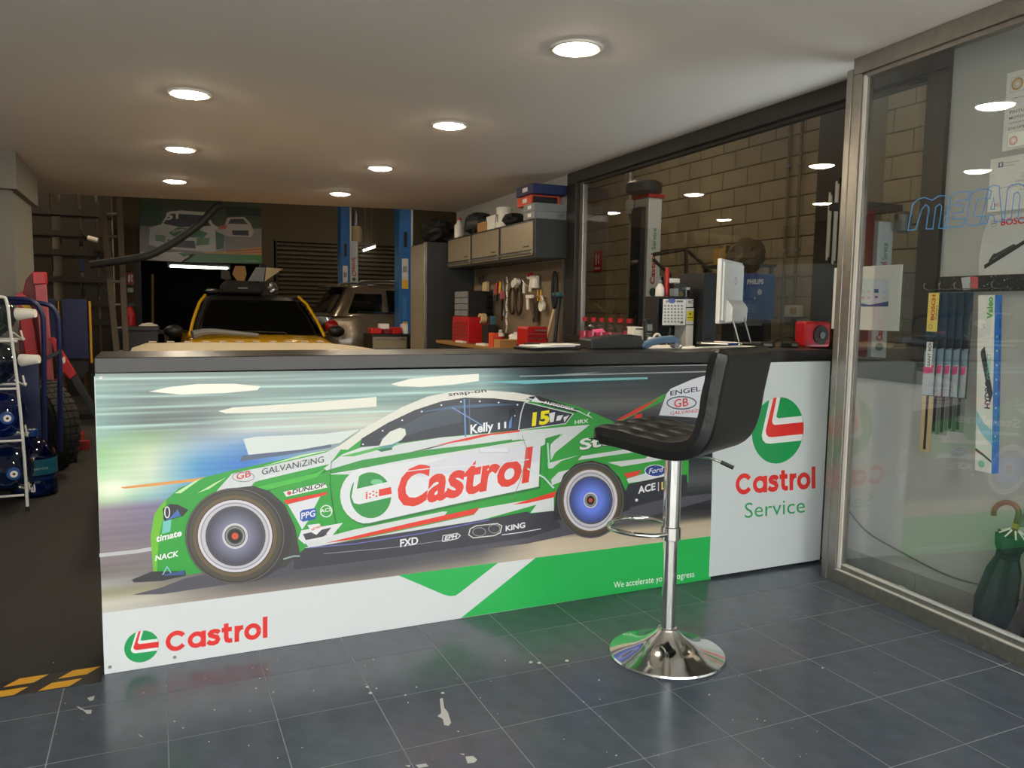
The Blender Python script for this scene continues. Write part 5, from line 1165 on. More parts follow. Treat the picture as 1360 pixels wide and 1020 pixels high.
def wheel(t, c, axis, r, w_, rim='steel'):
    ax = Vector(axis).normalized(); c = Vector(c)
    MB().lathe([(r * .62, -w_ / 2), (r * .93, -w_ / 2), (r, -w_ * .36), (r, w_ * .36), (r * .93, w_ / 2), (r * .62, w_ / 2), (r * .62, -w_ / 2)], c, ax, 40, False).build('tyre', 'rubber_tyre', t, True, local=True)
    MB().lathe([(.001, w_ * .3), (r * .14, w_ * .34), (r * .5, w_ * .3), (r * .6, w_ * .42), (r * .62, w_ * .4), (r * .62, -w_ * .4)], c, ax, 40, False).build('rim', rim, t, True, local=True)
def car(t, stations, belt, roof, paint, topmat, wins, wheels, wr=.32, pillars=None):
    def ring(y, hw, zl, zt):
        half = [(0, zl), (hw * .8, zl), (hw * .96, zl + .10), (hw, zl + .4 * (zt - zl)), (hw * .985, zl + .72 * (zt - zl)), (hw * .93, zt - .035), (hw * .8, zt - .006), (hw * .4, zt + .008), (0, zt + .012)]
        return [Vector((x, y, z)) for x, z in half] + [Vector((-x, y, z)) for x, z in half[-2:0:-1]]
    MB().loft([ring(*q) for q in stations]).build('body_shell', paint, t, True, local=True)
    zb, yb0, yb1, wb = belt; zr, yr0, yr1, wr_ = roof
    def gp_(ang, v):
        c, sn = math.cos(ang), math.sin(ang); e = .3
        X = abs(c) ** e * (1 if c > 0 else -1); Y = abs(sn) ** e * (1 if sn > 0 else -1)
        y0 = yb0 + (yr0 - yb0) * v; y1 = yb1 + (yr1 - yb1) * v; w_ = wb + (wr_ - wb) * v + .03 * math.sin(PI * v)
        return Vector((X * w_, (y0 + y1) / 2 + Y * (y1 - y0) / 2, zb + (zr - zb) * v))
    N = 48; rings = [[gp_(2 * PI * (i + .5) / N, v) for i in range(N)] for v in (0, .25, .5, .75, .9)]
    top = [gp_(2 * PI * (i + .5) / N, 1.) for i in range(N)]; cy = (yr0 + yr1) / 2
    rings.append([Vector((p.x * .97, cy + (p.y - cy) * .97, p.z + .0)) for p in top]); rings.append([Vector((p.x * .6, cy + (p.y - cy) * .6, p.z + .03)) for p in top]); rings.append([Vector((p.x * .05, cy + (p.y - cy) * .05, p.z + .035)) for p in top])
    MB().loft(rings).build('cabin', topmat, t, True, local=True)
    for kind, u0, u1, v0, v1 in wins:
        m = MB(); n_ = 8; g = []
        for j in range(5):
            v = v0 + (v1 - v0) * j / 4; y0 = yb0 + (yr0 - yb0) * v; y1 = yb1 + (yr1 - yb1) * v; w_ = wb + (wr_ - wb) * v + .03 * math.sin(PI * v)
            rw = []
            for i in range(n_ + 1):
                u = u0 + (u1 - u0) * i / n_
                if kind in ('front', 'rear'): rw.append(Vector(((-1 + 2 * u) * w_ * .97, (y0 - .012 if kind == 'front' else y1 + .012) + (.05 * (1 - 0) * (2 * u - 1) ** 6 * (1 if kind == 'front' else -1)), zb + (zr - zb) * v)))
                else: rw.append(Vector(((w_ + .012) * (1 if kind == 'right' else -1), y0 + (y1 - y0) * u, zb + (zr - zb) * v)))
            g.append(rw)
        m.loft(g, False, False).build({'front': 'windscreen', 'rear': 'rear_window'}.get(kind, 'side_window'), 'car_glass', t, True, local=True)
    for (x, y) in wheels:
        s_ = 1 if x > 0 else -1
        MB().lathe([(.001, 0), (wr * 1.16, 0)], (x + s_ * .085, y, wr), (s_, 0, 0), 32, False).build('wheel_arch', 'black_rubber', t, local=True)
        wheel(t, (x + .02 * s_, y, wr), (s_, 0, 0), wr, .2)
# yellow car facing the counter
yc = thing('car', (1.17, 10.9, 0), 'yellow compact car with black roof facing the counter', 'car')
car(yc, [(-1.72, .62, .22, .6), (-1.66, .78, .2, .74), (-1.3, .85, .2, .83), (-.72, .86, .2, .88), (.2, .86, .2, .9), (1.5, .86, .2, .9), (1.95, .82, .25, .9), (2.02, .7, .3, .75)],
    (.87, -.74, 1.75, .78), (1.36, -.12, 1.4, .56), 'car_yellow', 'black_plastic',
    [('front', .05, .95, .05, .9), ('left', .12, .5, .08, .88), ('left', .54, .9, .08, .88), ('right', .12, .5, .08, .88), ('right', .54, .9, .08, .88), ('rear', .08, .92, .1, .85)], [(.74, -1.15), (-.74, -1.15), (.74, 1.3), (-.74, 1.3)])
for s_ in (-1, 1):
    MB().tube([(s_ * .80, -.70, .87), (s_ * .745, -.5, 1.06), (s_ * .66, -.26, 1.27), (s_ * .58, -.1, 1.37)], .019, 8).build('pillar', 'car_yellow', yc, True, local=True)
    mr = MB().ball((s_ * .97, -.62, .93), (.11, .07, .075)).build('wing_mirror', 'black_plastic', yc, True, local=True)
    MB().tube([(s_ * .8, -.6, .9), (s_ * .9, -.62, .92)], .02, 6).build('mirror_arm', 'chrome', mr, True, local=True)
    MB().ball((s_ * .6, -1.66, .62), (.14, .06, .09)).build('headlamp', 'clear_plastic', yc, True, local=True)
    MB().tube([(s_ * .2 + .12, -.80, .895), (s_ * .2 + .5 * s_ * .2, -.77, .915), (s_ * .2 - .35, -.74, .93)], .008, 6).build('wiper', 'black_plastic', yc, True, local=True)
MB().cbox((0, -.2, 1.27), (.2, .03, .06)).build('rear_view_mirror', 'grey_plastic', yc, local=True, bevel=.01)
MB().cbox((0, -1.74, .42), (1.0, .04, .12)).build('grille', 'black_plastic', yc, local=True, bevel=.01)
MB().tube(spline([(-.78, -1.0, .9), (-.6, -.95, .93), (-.35, -1.0, .92), (-.05, -1.1, .895)], 6), [.05 - .0015 * k for k in range(19)], 8).build('folded_cloth', 'grey_plastic', yc, True, local=True)
# load on the roof
rb = thing('roof_bag', (1.05, 11.0, 1.40), 'black soft roof bag lying on the yellow car', 'bag')
MB().prism([(.78, 10.85, 1.40), (1.32, 10.85, 1.40), (1.30, 10.85, 1.50), (1.22, 10.85, 1.56), (.86, 10.85, 1.57), (.8, 10.85, 1.5)], (0, .5, 0)).build('bag', 'black_rubber', rb, bevel=.03); MB().cbox((1.05, 10.845, 1.47), (.12, .004, .02)).build('bag_label', 'grey_plastic', rb)
for pts_, m, lab in (([(.80, 1.60), (.88, 1.575), (.93, 1.60), (.90, 1.70), (.80, 1.69)], 'wood_dark', 'dark folded card piece on the roof bag, leftmost'), ([(.94, 1.66), (1.0, 1.575), (1.09, 1.575), (1.12, 1.66), (1.1, 1.77), (.98, 1.77)], 'cardboard', 'brown folded card piece on the roof bag'), ([(1.13, 1.575), (1.33, 1.575), (1.36, 1.76), (1.24, 1.76)], 'grey_plastic', 'grey folded card piece on the roof bag'), ([(1.345, 1.575), (1.59, 1.755), (1.37, 1.76)], 'tan_plastic', 'tan triangular card piece on the roof bag, rightmost')):
    MB().prism([(x, 11.02, z - .008) for x, z in pts_], (0, .03, 0)).build('card_piece', m, label=lab, cat='card', bevel=.003)
crumple('foil_bundle', (1.44, 10.95, 1.47), (.07, .06, .085), 'steel', 'crumpled silver foil bundle on the car roof', 'foil', 8)
crumple('foil_bundle', (.68, 10.9, 1.43), (.09, .06, .03), 'steel', 'flat silver foil scrap at the left roof edge of the yellow car', 'foil', 18)
# grey-brown estate car between the lift posts
sv = thing('car', (4.28, 11.62, 0), 'metallic brown off-roader parked between the blue lift posts', 'car', PI / 2)
car(sv, [(-2.2, .7, .3, .75), (-2.1, .86, .28, .9), (-1.6, .9, .25, .98), (-.9, .91, .25, 1.1), (.6, .91, .25, 1.14), (1.7, .9, .27, 1.16), (2.08, .87, .3, 1.12), (2.17, .8, .35, .95), (2.18, .76, .4, .7)],
    (1.12, -1.0, 2.12, .84), (1.54, -.2, 1.86, .70), 'car_brown', 'car_brown',
    [('front', .06, .94, .06, .9), ('left', .12, .46, .1, .86), ('left', .49, .74, .1, .86), ('left', .77, .93, .1, .74), ('right', .12, .46, .1, .86), ('right', .49, .74, .1, .86), ('right', .77, .93, .1, .74), ('rear', .08, .92, .12, .86)], [(.8, -1.35), (-.8, -1.35), (.8, 1.42), (-.8, 1.42)], .35)
for s_ in (-1, 1):
    MB().tube(spline([(s_ * .66, 1.7, 1.57), (s_ * .69, 1.5, 1.61), (s_ * .69, .2, 1.62), (s_ * .66, -.1, 1.58)], 6), .018, 8).build('roof_rail', 'alu', sv, True, local=True)
    MB().ball((s_ * .80, 2.09, .98), (.07, .10, .09)).build('tail_lamp', 'red_paint', sv, True, local=True)
    MB().tube([(s_ * .925, .95, 1.02), (s_ * .945, 1.05, 1.03), (s_ * .925, 1.2, 1.03)], .014, 8).build('door_handle', 'chrome', sv, True, local=True)
    MB().tube([(s_ * .865, -.8, 1.13), (s_ * .87, .6, 1.16), (s_ * .86, 1.75, 1.18)], .01, 6).build('chrome_strip', 'chrome', sv, True, local=True)
MB().cbox((0, 1.93, 1.535), (1.2, .16, .03)).build('roof_spoiler', 'car_brown', sv, local=True, bevel=.01)
MB().cbox((0, 2.185, .55), (1.5, .06, .16)).build('rear_bumper', 'black_plastic', sv, local=True, bevel=.03)
# blue lift posts
def lift_post(x0, x1, y, zt, label):
    t = thing('lift_post', ((x0 + x1) / 2, y + .12, 0), label, 'lift post', group='blue lift posts in the hall'); h = (x1 - x0)
    MB().box((x0, y, 0), (x1, y + .24, zt)).build('column', 'blue_lift', t, bevel=.01)
    MB().box((x1, y + .04, 0), (x1 + .035, y + .2, zt)).build('side_rail', 'white_paint', t, bevel=.003)
    MB().box((x0 - .1, y - .1, 0), (x1 + .1, y + .34, .02)).build('base_plate', 'blue_lift', t)
    for nm, polys in (('cable_slot', [([(.38, 2.05), (.66, 2.05), (.66, 2.25), (.38, 2.25)], (14, 20, 28))]), ('warning_label', [([(.22, 1.5), (.75, 1.5), (.75, 1.9), (.22, 1.9)], (214, 212, 206)), ([(.22, 1.5), (.75, 1.5), (.75, 1.62), (.22, 1.62)], (226, 180, 50)), ([(.3, 1.72), (.65, 1.72), (.65, 1.8), (.3, 1.8)], (150, 150, 150))]),
                      ('caution_label', [([(.3, 1.0), (.7, 1.0), (.7, 1.06), (.3, 1.06)], (216, 180, 70))]), ('instruction_label', [([(.3, 1.1), (.6, 1.1), (.6, 1.4), (.3, 1.4)], (60, 120, 180))])):
        A = Art(lambda x, z: Vector((x0 + x * h, y, z)), (0, -1, 0), .0001, .0008)
        for P_, c_ in polys: A.poly(P_, c_)
        A.build(nm, t)
lift_post(2.985, 3.15, 10.3, 2.95, 'nearer blue lift post in front of the brown off-roader')
lift_post(2.73, 2.88, 12.75, 2.95, 'farther blue lift post behind the brown off-roader')
t = thing('lift_motor_column', (3.0, 13.1, 0), 'white lift column with motor on top beside the far blue post', 'lift column')
MB().box((2.94, 13.0, 0), (3.07, 13.2, 2.32)).build('column', 'white_paint', t, bevel=.01); MB().lathe([(.09, 0), (.1, .02), (.1, .22), (.08, .26)], (3.06, 13.1, 2.31), n=20).build('motor', 'tan_plastic', t, True)
MB().lathe([(.06, 0), (.07, .05), (.05, .12), (.06, .16), (.03, .26)], (3.05, 13.1, 2.57), n=14).build('motor_head', 'steel', t, True)
A = Art(lambda x, y: Vector((3.0 - y, 13.0, x)), (0, -1, 0), .0001, .0008); A.text('Castrol', (1.75, .03), (2.05, .03), .07, (200, 50, 50), .02); A.ell(1.7, 0, .03, .03, (60, 110, 80)); A.build('column_lettering', t)
# tool trolley
a = onY(494, 440, 9.2); b = onY(541, 440, 9.2)
tr = thing('tool_trolley', ((a.x + b.x) / 2, 9.4, 0), 'tool trolley with beige drawers and red boxes on top', 'trolley')
MB().box((a.x, 9.2, .12), (b.x + .05, 9.62, .93)).build('body', 'black_plastic', tr, bevel=.006)
for k in range(5): d = MB().box((a.x + .01, 9.188, .16 + k * .15), (b.x - .01, 9.2, .295 + k * .15)).build('drawer', 'cab_beige', tr, bevel=.003); MB().box((a.x + .03, 9.178, .27 + k * .15), (b.x - .03, 9.188, .285 + k * .15)).build('handle', 'steel', d)
for dx in (.04, .4):
    for dy in (9.25, 9.55): MB().lathe([(.001, -.02), (.055, -.02), (.06, 0), (.055, .02), (.001, .02)], (a.x + dx, dy, .06), (1, 0, 0), 16).build('castor', 'black_rubber', tr, True)
for k, (x0, x1, h, m, lab, c) in enumerate(((0, .13, .07, 'red_paint', 'left red parts box on the tool trolley', 'box'), (.16, .25, .06, 'dark_red', 'dark red parts box in the middle of the tool trolley', 'box'), (.26, .38, .08, 'red_paint', 'right red parts box on the tool trolley', 'box'), (.40, .46, .12, 'off_white', 'white spray can on the tool trolley edge', 'can'))):
    MB().box((a.x + x0, 9.25, .931), (a.x + x1, 9.4, .931 + h)).build('parts_box' if k < 3 else 'white_can', m, label=lab, cat=c, bevel=.01)
MB().box((a.x + .15, 9.42, .931), (a.x + .27, 9.5, 1.05)).build('white_carton', 'paper', label='pink-white carton standing behind the red boxes on the trolley', cat='carton', bevel=.003)
# back wall: poster, shutter, fluorescent tubes, signs
PY = 14.97
a = onY(185, 260, PY); b = onY(348, 350, PY)
po_ = thing('wall_banner', ((a.x + b.x) / 2, PY, b.z), 'large racing banner with white and green car above the dark opening', 'banner')
MB().box((a.x, PY, b.z), (b.x, PY + .028, a.z + .12)).build('banner_sheet', mat('banner_base', (60, 58, 50), .6), po_)
A = Art(lambda x, y: onY(x, y, PY), (0, -1, 0), .0004, .001)
def rect(A, x0, y0, x1, y1, c, k=.022): A.poly([(x0, y0 + (x0 - 185) * k), (x1, y0 + (x1 - 185) * k), (x1, y1 + (x1 - 185) * k), (x0, y1 + (x0 - 185) * k)], c)
rect(A, 185.5, 262, 347.5, 302, (70, 76, 58)); rect(A, 185.5, 300, 347.5, 336, (136, 126, 116)); rect(A, 186, 270, 215, 300, (36, 62, 36)); rect(A, 300, 272, 347, 284, (40, 56, 40))
A.poly([(198, 325), (199, 302), (214, 298), (224, 281), (240, 279.5), (274, 282), (283, 298), (296, 305), (299, 330), (280, 335), (215, 330)], (206, 204, 196))
A.poly([(217, 297), (226, 283.5), (272, 286), (280, 300), (240, 302)], (60, 62, 66)); A.poly([(224, 309), (236, 302), (262, 304), (276, 310), (270, 316), (230, 314)], (70, 130, 80)); A.poly([(286, 305), (297, 306), (298, 330), (287, 332)], (46, 96, 56)); A.text('51', (220, 292), (237, 290), 9, (214, 214, 210), .04); A.poly([(222, 318), (258, 320), (260, 330), (226, 328)], (44, 44, 48))
A.poly([(206, 311), (220, 313), (219, 322), (206, 319)], (90, 140, 60)); A.poly([(262, 316), (279, 316), (277, 325), (260, 326)], (90, 140, 60)); A.text('zzo', (228, 309), (244, 306), 4, (206, 206, 200), .02)
A.poly([(284, 305), (298, 300), (302, 289), (324, 288), (333, 297), (337, 308), (334, 315), (303, 314), (290, 309)], (184, 172, 164)); A.poly([(303, 297), (306, 291), (323, 290.5), (329, 298)], (64, 64, 66)); A.poly([(308, 306), (330, 306), (330, 313), (309, 312)], (50, 50, 52)); A.poly([(291, 300), (302, 299), (300, 304), (290, 304)], (190, 90, 70))
A.poly([(186, 335), (240, 335), (252, 340), (240, 348), (186, 345)], (210, 206, 194)); A.text('Castrol', (196, 341.5), (211, 341.8), 4, (190, 90, 60)); A.poly([(236, 336), (258, 337), (244, 341)], (60, 140, 70)); A.poly([(244, 348), (262, 336.5), (347.5, 338), (347.5, 350)], (52, 128, 52)); A.poly([(258, 336), (300, 333), (347.5, 328), (347.5, 339)], (196, 150, 70)); A.poly([(300, 333), (347.5, 330), (347.5, 332), (300, 334.5)], (190, 84, 50)); A.poly([(310, 336.2), (347.5, 334.5), (347.5, 336), (310, 337)], (190, 84, 50)); A.text('www.castrol.com', (325, 346.5), (343, 347.5), 1.4, (200, 220, 200))
A.build('banner_print', po_)
rs = thing('door_1', (3.15, 15.1, 0), 'brown rolling shutter in the back wall', kind='structure')
m = MB()
for k in range(30):
    z = .02 + k * .08; m.prism([(2.04, 15.08, z), (2.04, 15.045, z + .02), (2.04, 15.045, z + .055), (2.04, 15.08, z + .078)], (2.25, 0, 0))
o = m.build('shutter_slats', 'shutter', rs); o['kind'] = 'stuff'
MB().box((2.0, 15.0, 0), (2.06, 15.1, 2.42)).build('guide_rail', 'dark_alu', rs); MB().box((4.27, 15.0, 0), (4.33, 15.1, 2.42)).build('guide_rail', 'dark_alu', rs)
MB().box((-.3, 14.99, 0), (-.2, 15.2, 2.0)).build('trim_2', 'dark_alu', label='dark jamb left of the dark opening', kind='structure')
MB().box((1.76, 14.99, 0), (1.86, 15.2, 2.0)).build('trim_3', 'dark_alu', label='dark jamb right of the dark opening', kind='structure')
def tube_lamp(p0, p1, label):
    p0, p1 = Vector(p0), Vector(p1); t = thing('tube_lamp', (p0 + p1) / 2, label, 'lamp')
    MB().cyl(p0, p1, .02, n=12).build('tube', 'tube_glow', t, True); d = (p1 - p0).normalized()
    m = MB(); x, y = MB.basis(d); up = Vector((0, 0, .05)); m.prism([p0 - d * .05 + up * .6 + Vector((0, -.03, 0)), p1 + d * .05 + up * .6 + Vector((0, -.03, 0)), p1 + d * .05 + up * .6 + Vector((0, .03, 0)), p0 - d * .05 + up * .6 + Vector((0, .03, 0))], (0, 0, .04)); m.build('housing', 'white_paint', t)
    for q in (p0.lerp(p1, .2), p0.lerp(p1, .8)): MB().cyl(q + Vector((0, 0, .05)), Vector((q.x, q.y, 4.6)), .004, n=6).build('hanger', 'steel', t)
    for q in (p0 - d * .03, p1 + d * .03): MB().cbox(q + Vector((0, 0, .01)), (.03, .03, .06)).build('end_cap', 'white_paint', t)
tube_lamp(onY(226, 353.5, 16), onY(302, 356.5, 16), 'long fluorescent tube inside the dark opening')
tube_lamp(onY(482, 333, 14.4), onY(497, 328, 15 - .25), 'short slanting fluorescent tube between the blue posts')
a = onY(168, 362, 14.96); b = onY(178, 378, 14.96)
t = thing('fire_sign', ((a.x + b.x) / 2, 14.96, b.z), 'red fire extinguisher sign on the back wall', 'sign'); MB().box((a.x, 14.97, b.z), (b.x, 14.985, a.z)).build('plate', 'red_paint', t)
A = Art(lambda x, y: onY(x, y, 14.97), (0, -1, 0), .0004, .001); A.poly([(170.5, 365), (172.5, 365), (172.5, 375), (170.5, 375)], (230, 226, 220)); A.poly([(174, 364), (176.5, 366), (175, 370), (176.5, 375), (174, 373)], (230, 226, 220)); A.build('pictogram', t)
a = onY(169, 382, 14.95); MB().box((a.x, 14.95, a.z - .08), (a.x + .09, 14.995, a.z)).build('wall_switch', 'off_white', label='small pale switch box under the fire sign', cat='switch', bevel=.004)
ex = thing('fire_extinguisher', (onY(173, 415, 11.5).x, 11.5, .9), 'red fire extinguisher standing on the dark work table', 'fire extinguisher')
tb = thing('work_table', (-.15, 11.5, 0), 'dark work table below the red extinguisher', 'table')
MB().box((-.47, 11.25, .86), (.18, 11.75, .9)).build('table_top', 'dark_grey_metal', tb)
for x in (-.45, .11):
    for y in (11.28, 11.68): MB().box((x, y, 0), (x + .05, y + .05, .86)).build('leg', 'dark_grey_metal', tb)
MB().lathe([(.001, 0), (.06, 0), (.065, .01), (.065, .22), (.03, .28), (.03, .31)], n=20).build('cylinder', 'red_paint', ex, True, local=True); MB().cbox((0, 0, .33), (.1, .03, .03)).build('valve', 'black_plastic', ex, local=True); MB().tube([(.04, 0, .33), (.09, 0, .28), (.08, 0, .1)], .01, 6).build('hose', 'black_rubber', ex, True, local=True)
crumple('rag', (-.08, 11.45, .95), (.12, .1, .05), 'off_white', 'white rag heap beside the fire extinguisher', 'rag', 6)
wb_ = thing('waste_bin', (-.14, 10.35, 0), 'black plastic waste bin left of the yellow car', 'bin')
MB().loft([[Vector((-.13, -.13, 0)), Vector((.13, -.13, 0)), Vector((.13, .13, 0)), Vector((-.13, .13, 0))], [Vector((-.17, -.17, .93)), Vector((.17, -.17, .93)), Vector((.17, .17, .93)), Vector((-.17, .17, .93))]]).build('bin_body', 'dark_grey_metal', wb_, local=True); MB().cbox((0, 0, .955), (.38, .38, .05)).build('lid', 'black_plastic', wb_, local=True, bevel=.01)
t = thing('floor_pole', (.02, 14.6, 0), 'thin wooden pole leaning beside the dark opening', 'pole'); MB().cyl((-.06, 14.6, 0), (-.02, 14.9, 1.75), .022, n=10).build('shaft', 'wood', t, True); MB().cbox((-.06, 14.6, .03), (.3, .06, .06)).build('head', 'black_plastic', t)
# ladder
ld_ = thing('ladder', (-.4, 9.4, 0), 'tall brown ladder leaning in the hall left of the banner', 'ladder')
L0, L1, R0, R1 = Vector((-.30, 9.3, 0)), Vector((-.555, 10.6, 3.3)), Vector((-.21, 9.3, 0)), Vector((-.30, 10.6, 3.3))
L0, L1 = onY(160, 520, 9.2), onY(131, 225, 9.9); R0, R1 = onY(170, 520, 9.2), onY(156, 225, 9.9)
dl = (L0 - L1); L0 = L1 + dl * (L1.z / (L1.z - L0.z)); dr = (R0 - R1); R0 = R1 + dr * (R1.z / (R1.z - R0.z))
for p, q in ((L0, L1), (R0, R1)): MB().prism([p + Vector((-.03, 0, 0)), p + Vector((.03, 0, 0)), p + Vector((.03, .07, 0)), p + Vector((-.03, .07, 0))], q - p).build('stile', 'wood_dark', ld_, bevel=.004)
for k in range(1, 11): f = k / 11; MB().cyl(L0.lerp(L1, f) + Vector((0, .035, 0)), R0.lerp(R1, f) + Vector((0, .035, 0)), .016, n=8).build('rung', 'steel', ld_, True)
# black exhaust hose hung from the ceiling edge
MB().tube(spline([onY(120, 352, 9.35), onY(168, 345, 9.32), onY(200, 338, 9.3), onY(232, 321, 9.28), onY(265, 298, 9.26), onY(285, 277, 9.25), Vector((.70, 9.25, 2.335))], 8), .042, 10).build('exhaust_hose', 'black_rubber', label='thick black exhaust hose sagging in front of the banner', cat='hose', smooth=True)
# storage rack on the left with gaps showing the pale wall
MB().box((-3.6, 12.36, 0), (-.5, 12.46, 3.6)).build('wall_rack', 'cream_wall', label='cream partition wall behind the storage rack', kind='structure')
rk = thing('storage_rack', (-1.2, 12.2, 0), 'dark storage rack with boards in the far left of the hall', 'rack')
for x0, x1 in ((-1.72, -1.62), (-1.47, -1.21), (-1.09, -.89), (-.845, -.69), (-.66, -.5)): MB().box((x0, 12.0, 0), (x1, 12.05, 3.1)).build('upright', 'rack_brown', rk)
for z in (.95, 1.2, 1.52, 1.87, 2.12, 2.39, 2.72): MB().box((-2.6, 11.98, z), (-.5, 12.2, z + .07)).build('shelf_board', 'rack_brown', rk)
for x, z, d, m, lab in ((-.98, 1.94, .2, 'dark_red', 'dark red machine on the rack shelf'), (-.92, 1.59, .18, 'blue_plastic', 'blue plastic crate on the rack shelf'), (-.75, 1.27, .16, 'black_plastic', 'black case on the lowest visible rack shelf'), (-1.35, 1.59, .2, 'black_plastic', 'black box left of the blue crate on the rack')):
    t = thing('shelf_item', (x, 11.7, z + .001), lab, 'case'); t.location = (x, 12.16, z); FR[t.name] = Matrix.Translation(t.location)
    MB().cbox((0, 0, .071 + d / 2), (.26, .2, d)).build('case_body', m, t, local=True, bevel=.01); MB().tube([(-.06, 0, .071 + d), (-.05, 0, .1 + d), (.05, 0, .1 + d), (.06, 0, .071 + d)], .008, 6).build('handle', 'black_rubber', t, True, local=True)
t = thing('work_lamp', (-.72, 11.9, 2.2), 'small pale work lamp clipped to the rack', 'lamp'); MB().cyl((-.78, 11.9, 2.1), (-.66, 11.88, 2.07), .035, n=14).build('lamp_head', 'off_white', t, True); MB().tube([(-.78, 11.9, 2.1), (-.84, 11.93, 2.16), (-.86, 11.985, 2.175)], .01, 6).build('lamp_cable', 'black_rubber', t, True)
# blue panel cart with yellow posts
bc = thing('panel_cart', (-.8, 9.6, 0), 'blue sheet-metal cart with yellow upright posts', 'cart'); Yb = 9.6
for (x0, y0, x1, y1) in ((60, 397, 77, 476), (82, 397, 118, 476)):
    a = onY(x0, y0, Yb); b = onY(x1, y1, Yb); MB().box((a.x, Yb, b.z), (b.x, Yb + .02, a.z)).build('panel', 'navy_panel', bc, bevel=.003)
for x0, x1, y1 in ((77, 82, 505), (117.5, 123.5, 482)):
    a = onY(x0, 400, Yb); b = onY(x1, y1, Yb); MB().box((a.x, Yb - .03, b.z), (b.x, Yb + .03, a.z)).build('post', 'yellow_paint', bc, bevel=.005); MB().box((a.x, Yb - .03, .06), (b.x, Yb + .03, b.z)).build('post_foot', 'black_plastic', bc, bevel=.005)
a = onY(60, 470, Yb); b = onY(123, 470, Yb); MB().box((a.x, Yb - .05, .0), (b.x, Yb + .3, .06)).build('base', 'black_plastic', bc)
MB().prism([onY(80, 480, Yb + .03), onY(118, 480, Yb + .03), onY(118, 492, Yb + .03), onY(109, 502, Yb + .03), onY(88, 492, Yb + .03)], (0, .02, 0)).build('lower_panel', 'dark_grey_metal', bc)

# ------------------------------------------------------------------ left foreground: crane, trolley, wheel, water bottles
cr = thing('engine_crane', (-.75, 7.0, 0), 'red workshop crane with faded mast beside the column', 'crane'); Yc = 6.95
def yb(t, name, pts, d, m, Y=Yc, bev=.004): return MB().prism([onY(x, y, Y) for x, y in pts], (0, d, 0)).build(name, m, t, bevel=bev)
yb(cr, 'mast', [(46, 378), (60, 377), (70, 505), (58, 505)], .09, 'pink_red'); p = onY(66, 505, Yc)
MB().box((p.x - .06, Yc, .1), (p.x + .04, Yc + .09, p.z)).build('mast_foot', 'dark_red', cr)
yb(cr, 'mast_head', [(43, 361), (60, 361), (61, 377), (44, 377)], .12, 'red_paint', Yc - .01); yb(cr, 'side_frame', [(34, 372), (42, 362), (48, 380), (54, 470), (58, 476), (26, 476), (24, 440), (28, 400)], .05, 'dark_red', Yc + .1)
yb(cr, 'upper_arm', [(21, 392), (28, 387), (36, 395), (46, 440), (50, 472), (34, 472)], .05, 'red_paint', Yc + .04); yb(cr, 'warning_plate', [(27, 403), (34, 398), (43, 411), (36, 416)], .004, 'yellow_card', Yc + .034)
yb(cr, 'ram', [(66, 448), (72, 449), (101, 497), (93, 504), (80, 490)], .06, 'red_paint', Yc - .03); yb(cr, 'ram_sleeve', [(93, 504), (101, 497), (126, 540), (126, 556), (118, 545)], .06, 'black_plastic', Yc - .03)
yb(cr, 'ram_label', [(82, 476), (86, 473), (87, 480), (84, 484)], .004, 'paper', Yc - .035)
MB().box((-.84, 6.95, .09), (-.78, 7.6, .16)).build('base_leg', 'dark_red', cr, bevel=.005); MB().box((-.64, 6.95, .09), (-.57, 7.6, .16)).build('base_leg', 'dark_red', cr, bevel=.005); MB().box((-.85, 7.0, .09), (-.5, 7.1, .16)).build('cross_beam', 'dark_red', cr, bevel=.005)
for x, y in ((-.605, 7.0), (-.81, 7.0), (-.605, 7.55)): MB().lathe([(.001, -.018), (.042, -.018), (.046, 0), (.042, .018), (.001, .018)], (x, y, .046), (1, 0, 0), 18).build('castor', 'black_rubber', cr, True)
ht = thing('hand_trolley', (-.8, 6.1, 0), 'blue tubular hand trolley with blue panel', 'trolley')
for Yt, pts in ((6.06, [(-30, 396), (20, 397), (38, 398.5), (48, 404), (55, 416), (57.5, 432), (59, 520), (60.5, 640)]), (6.22, [(-30, 402), (40, 402), (60, 404), (70, 409), (76, 420), (78, 436), (79.5, 508), (80, 600)])):
    MB().tube(spline([onY(x, y, Yt) for x, y in pts], 5), .016, 8).build('tube_frame', 'navy_paint', ht, True)
a = onY(-25, 473, 6.08); b = onY(56, 600, 6.08); MB().box((a.x, 6.08, .12), (b.x, 6.09, a.z)).build('panel', 'navy_paint', ht); yb(ht, 'cross_plate', [(60, 474), (79, 464), (79, 470), (60, 480)], .03, 'dark_grey_metal', 6.1)
MB().box((-1.0, 6.06, .08), (-.64, 6.22, .12)).build('toe_plate', 'navy_paint', ht); 
for x in (-.95, -.66): MB().lathe([(.001, -.02), (.07, -.02), (.08, 0), (.07, .02), (.001, .02)], (x, 6.16, .08), (1, 0, 0), 18).build('trolley_wheel', 'black_rubber', ht, True)
cw = thing('loose_tyre', (-.80, 6.58, 0), 'worn car tyre on its rim standing by the trolley', 'tyre', math.radians(42))
wheel(cw, (0, 0, .345), (-1, 0, 0), .345, .2, 'dark_grey_metal')
m = MB()
for k in range(40):
    a_ = 2 * PI * k / 40; c_ = Vector((0, .342 * math.cos(a_), .345 + .342 * math.sin(a_)))
    for xx in (-.066, -.022, .022, .066): m.cbox(c_ + Vector((xx, 0, 0)), (.038, .038, .016), rx=a_ - PI / 2)
o = m.build('tread', 'rubber_tyre', cw, local=True); o['kind'] = 'stuff'
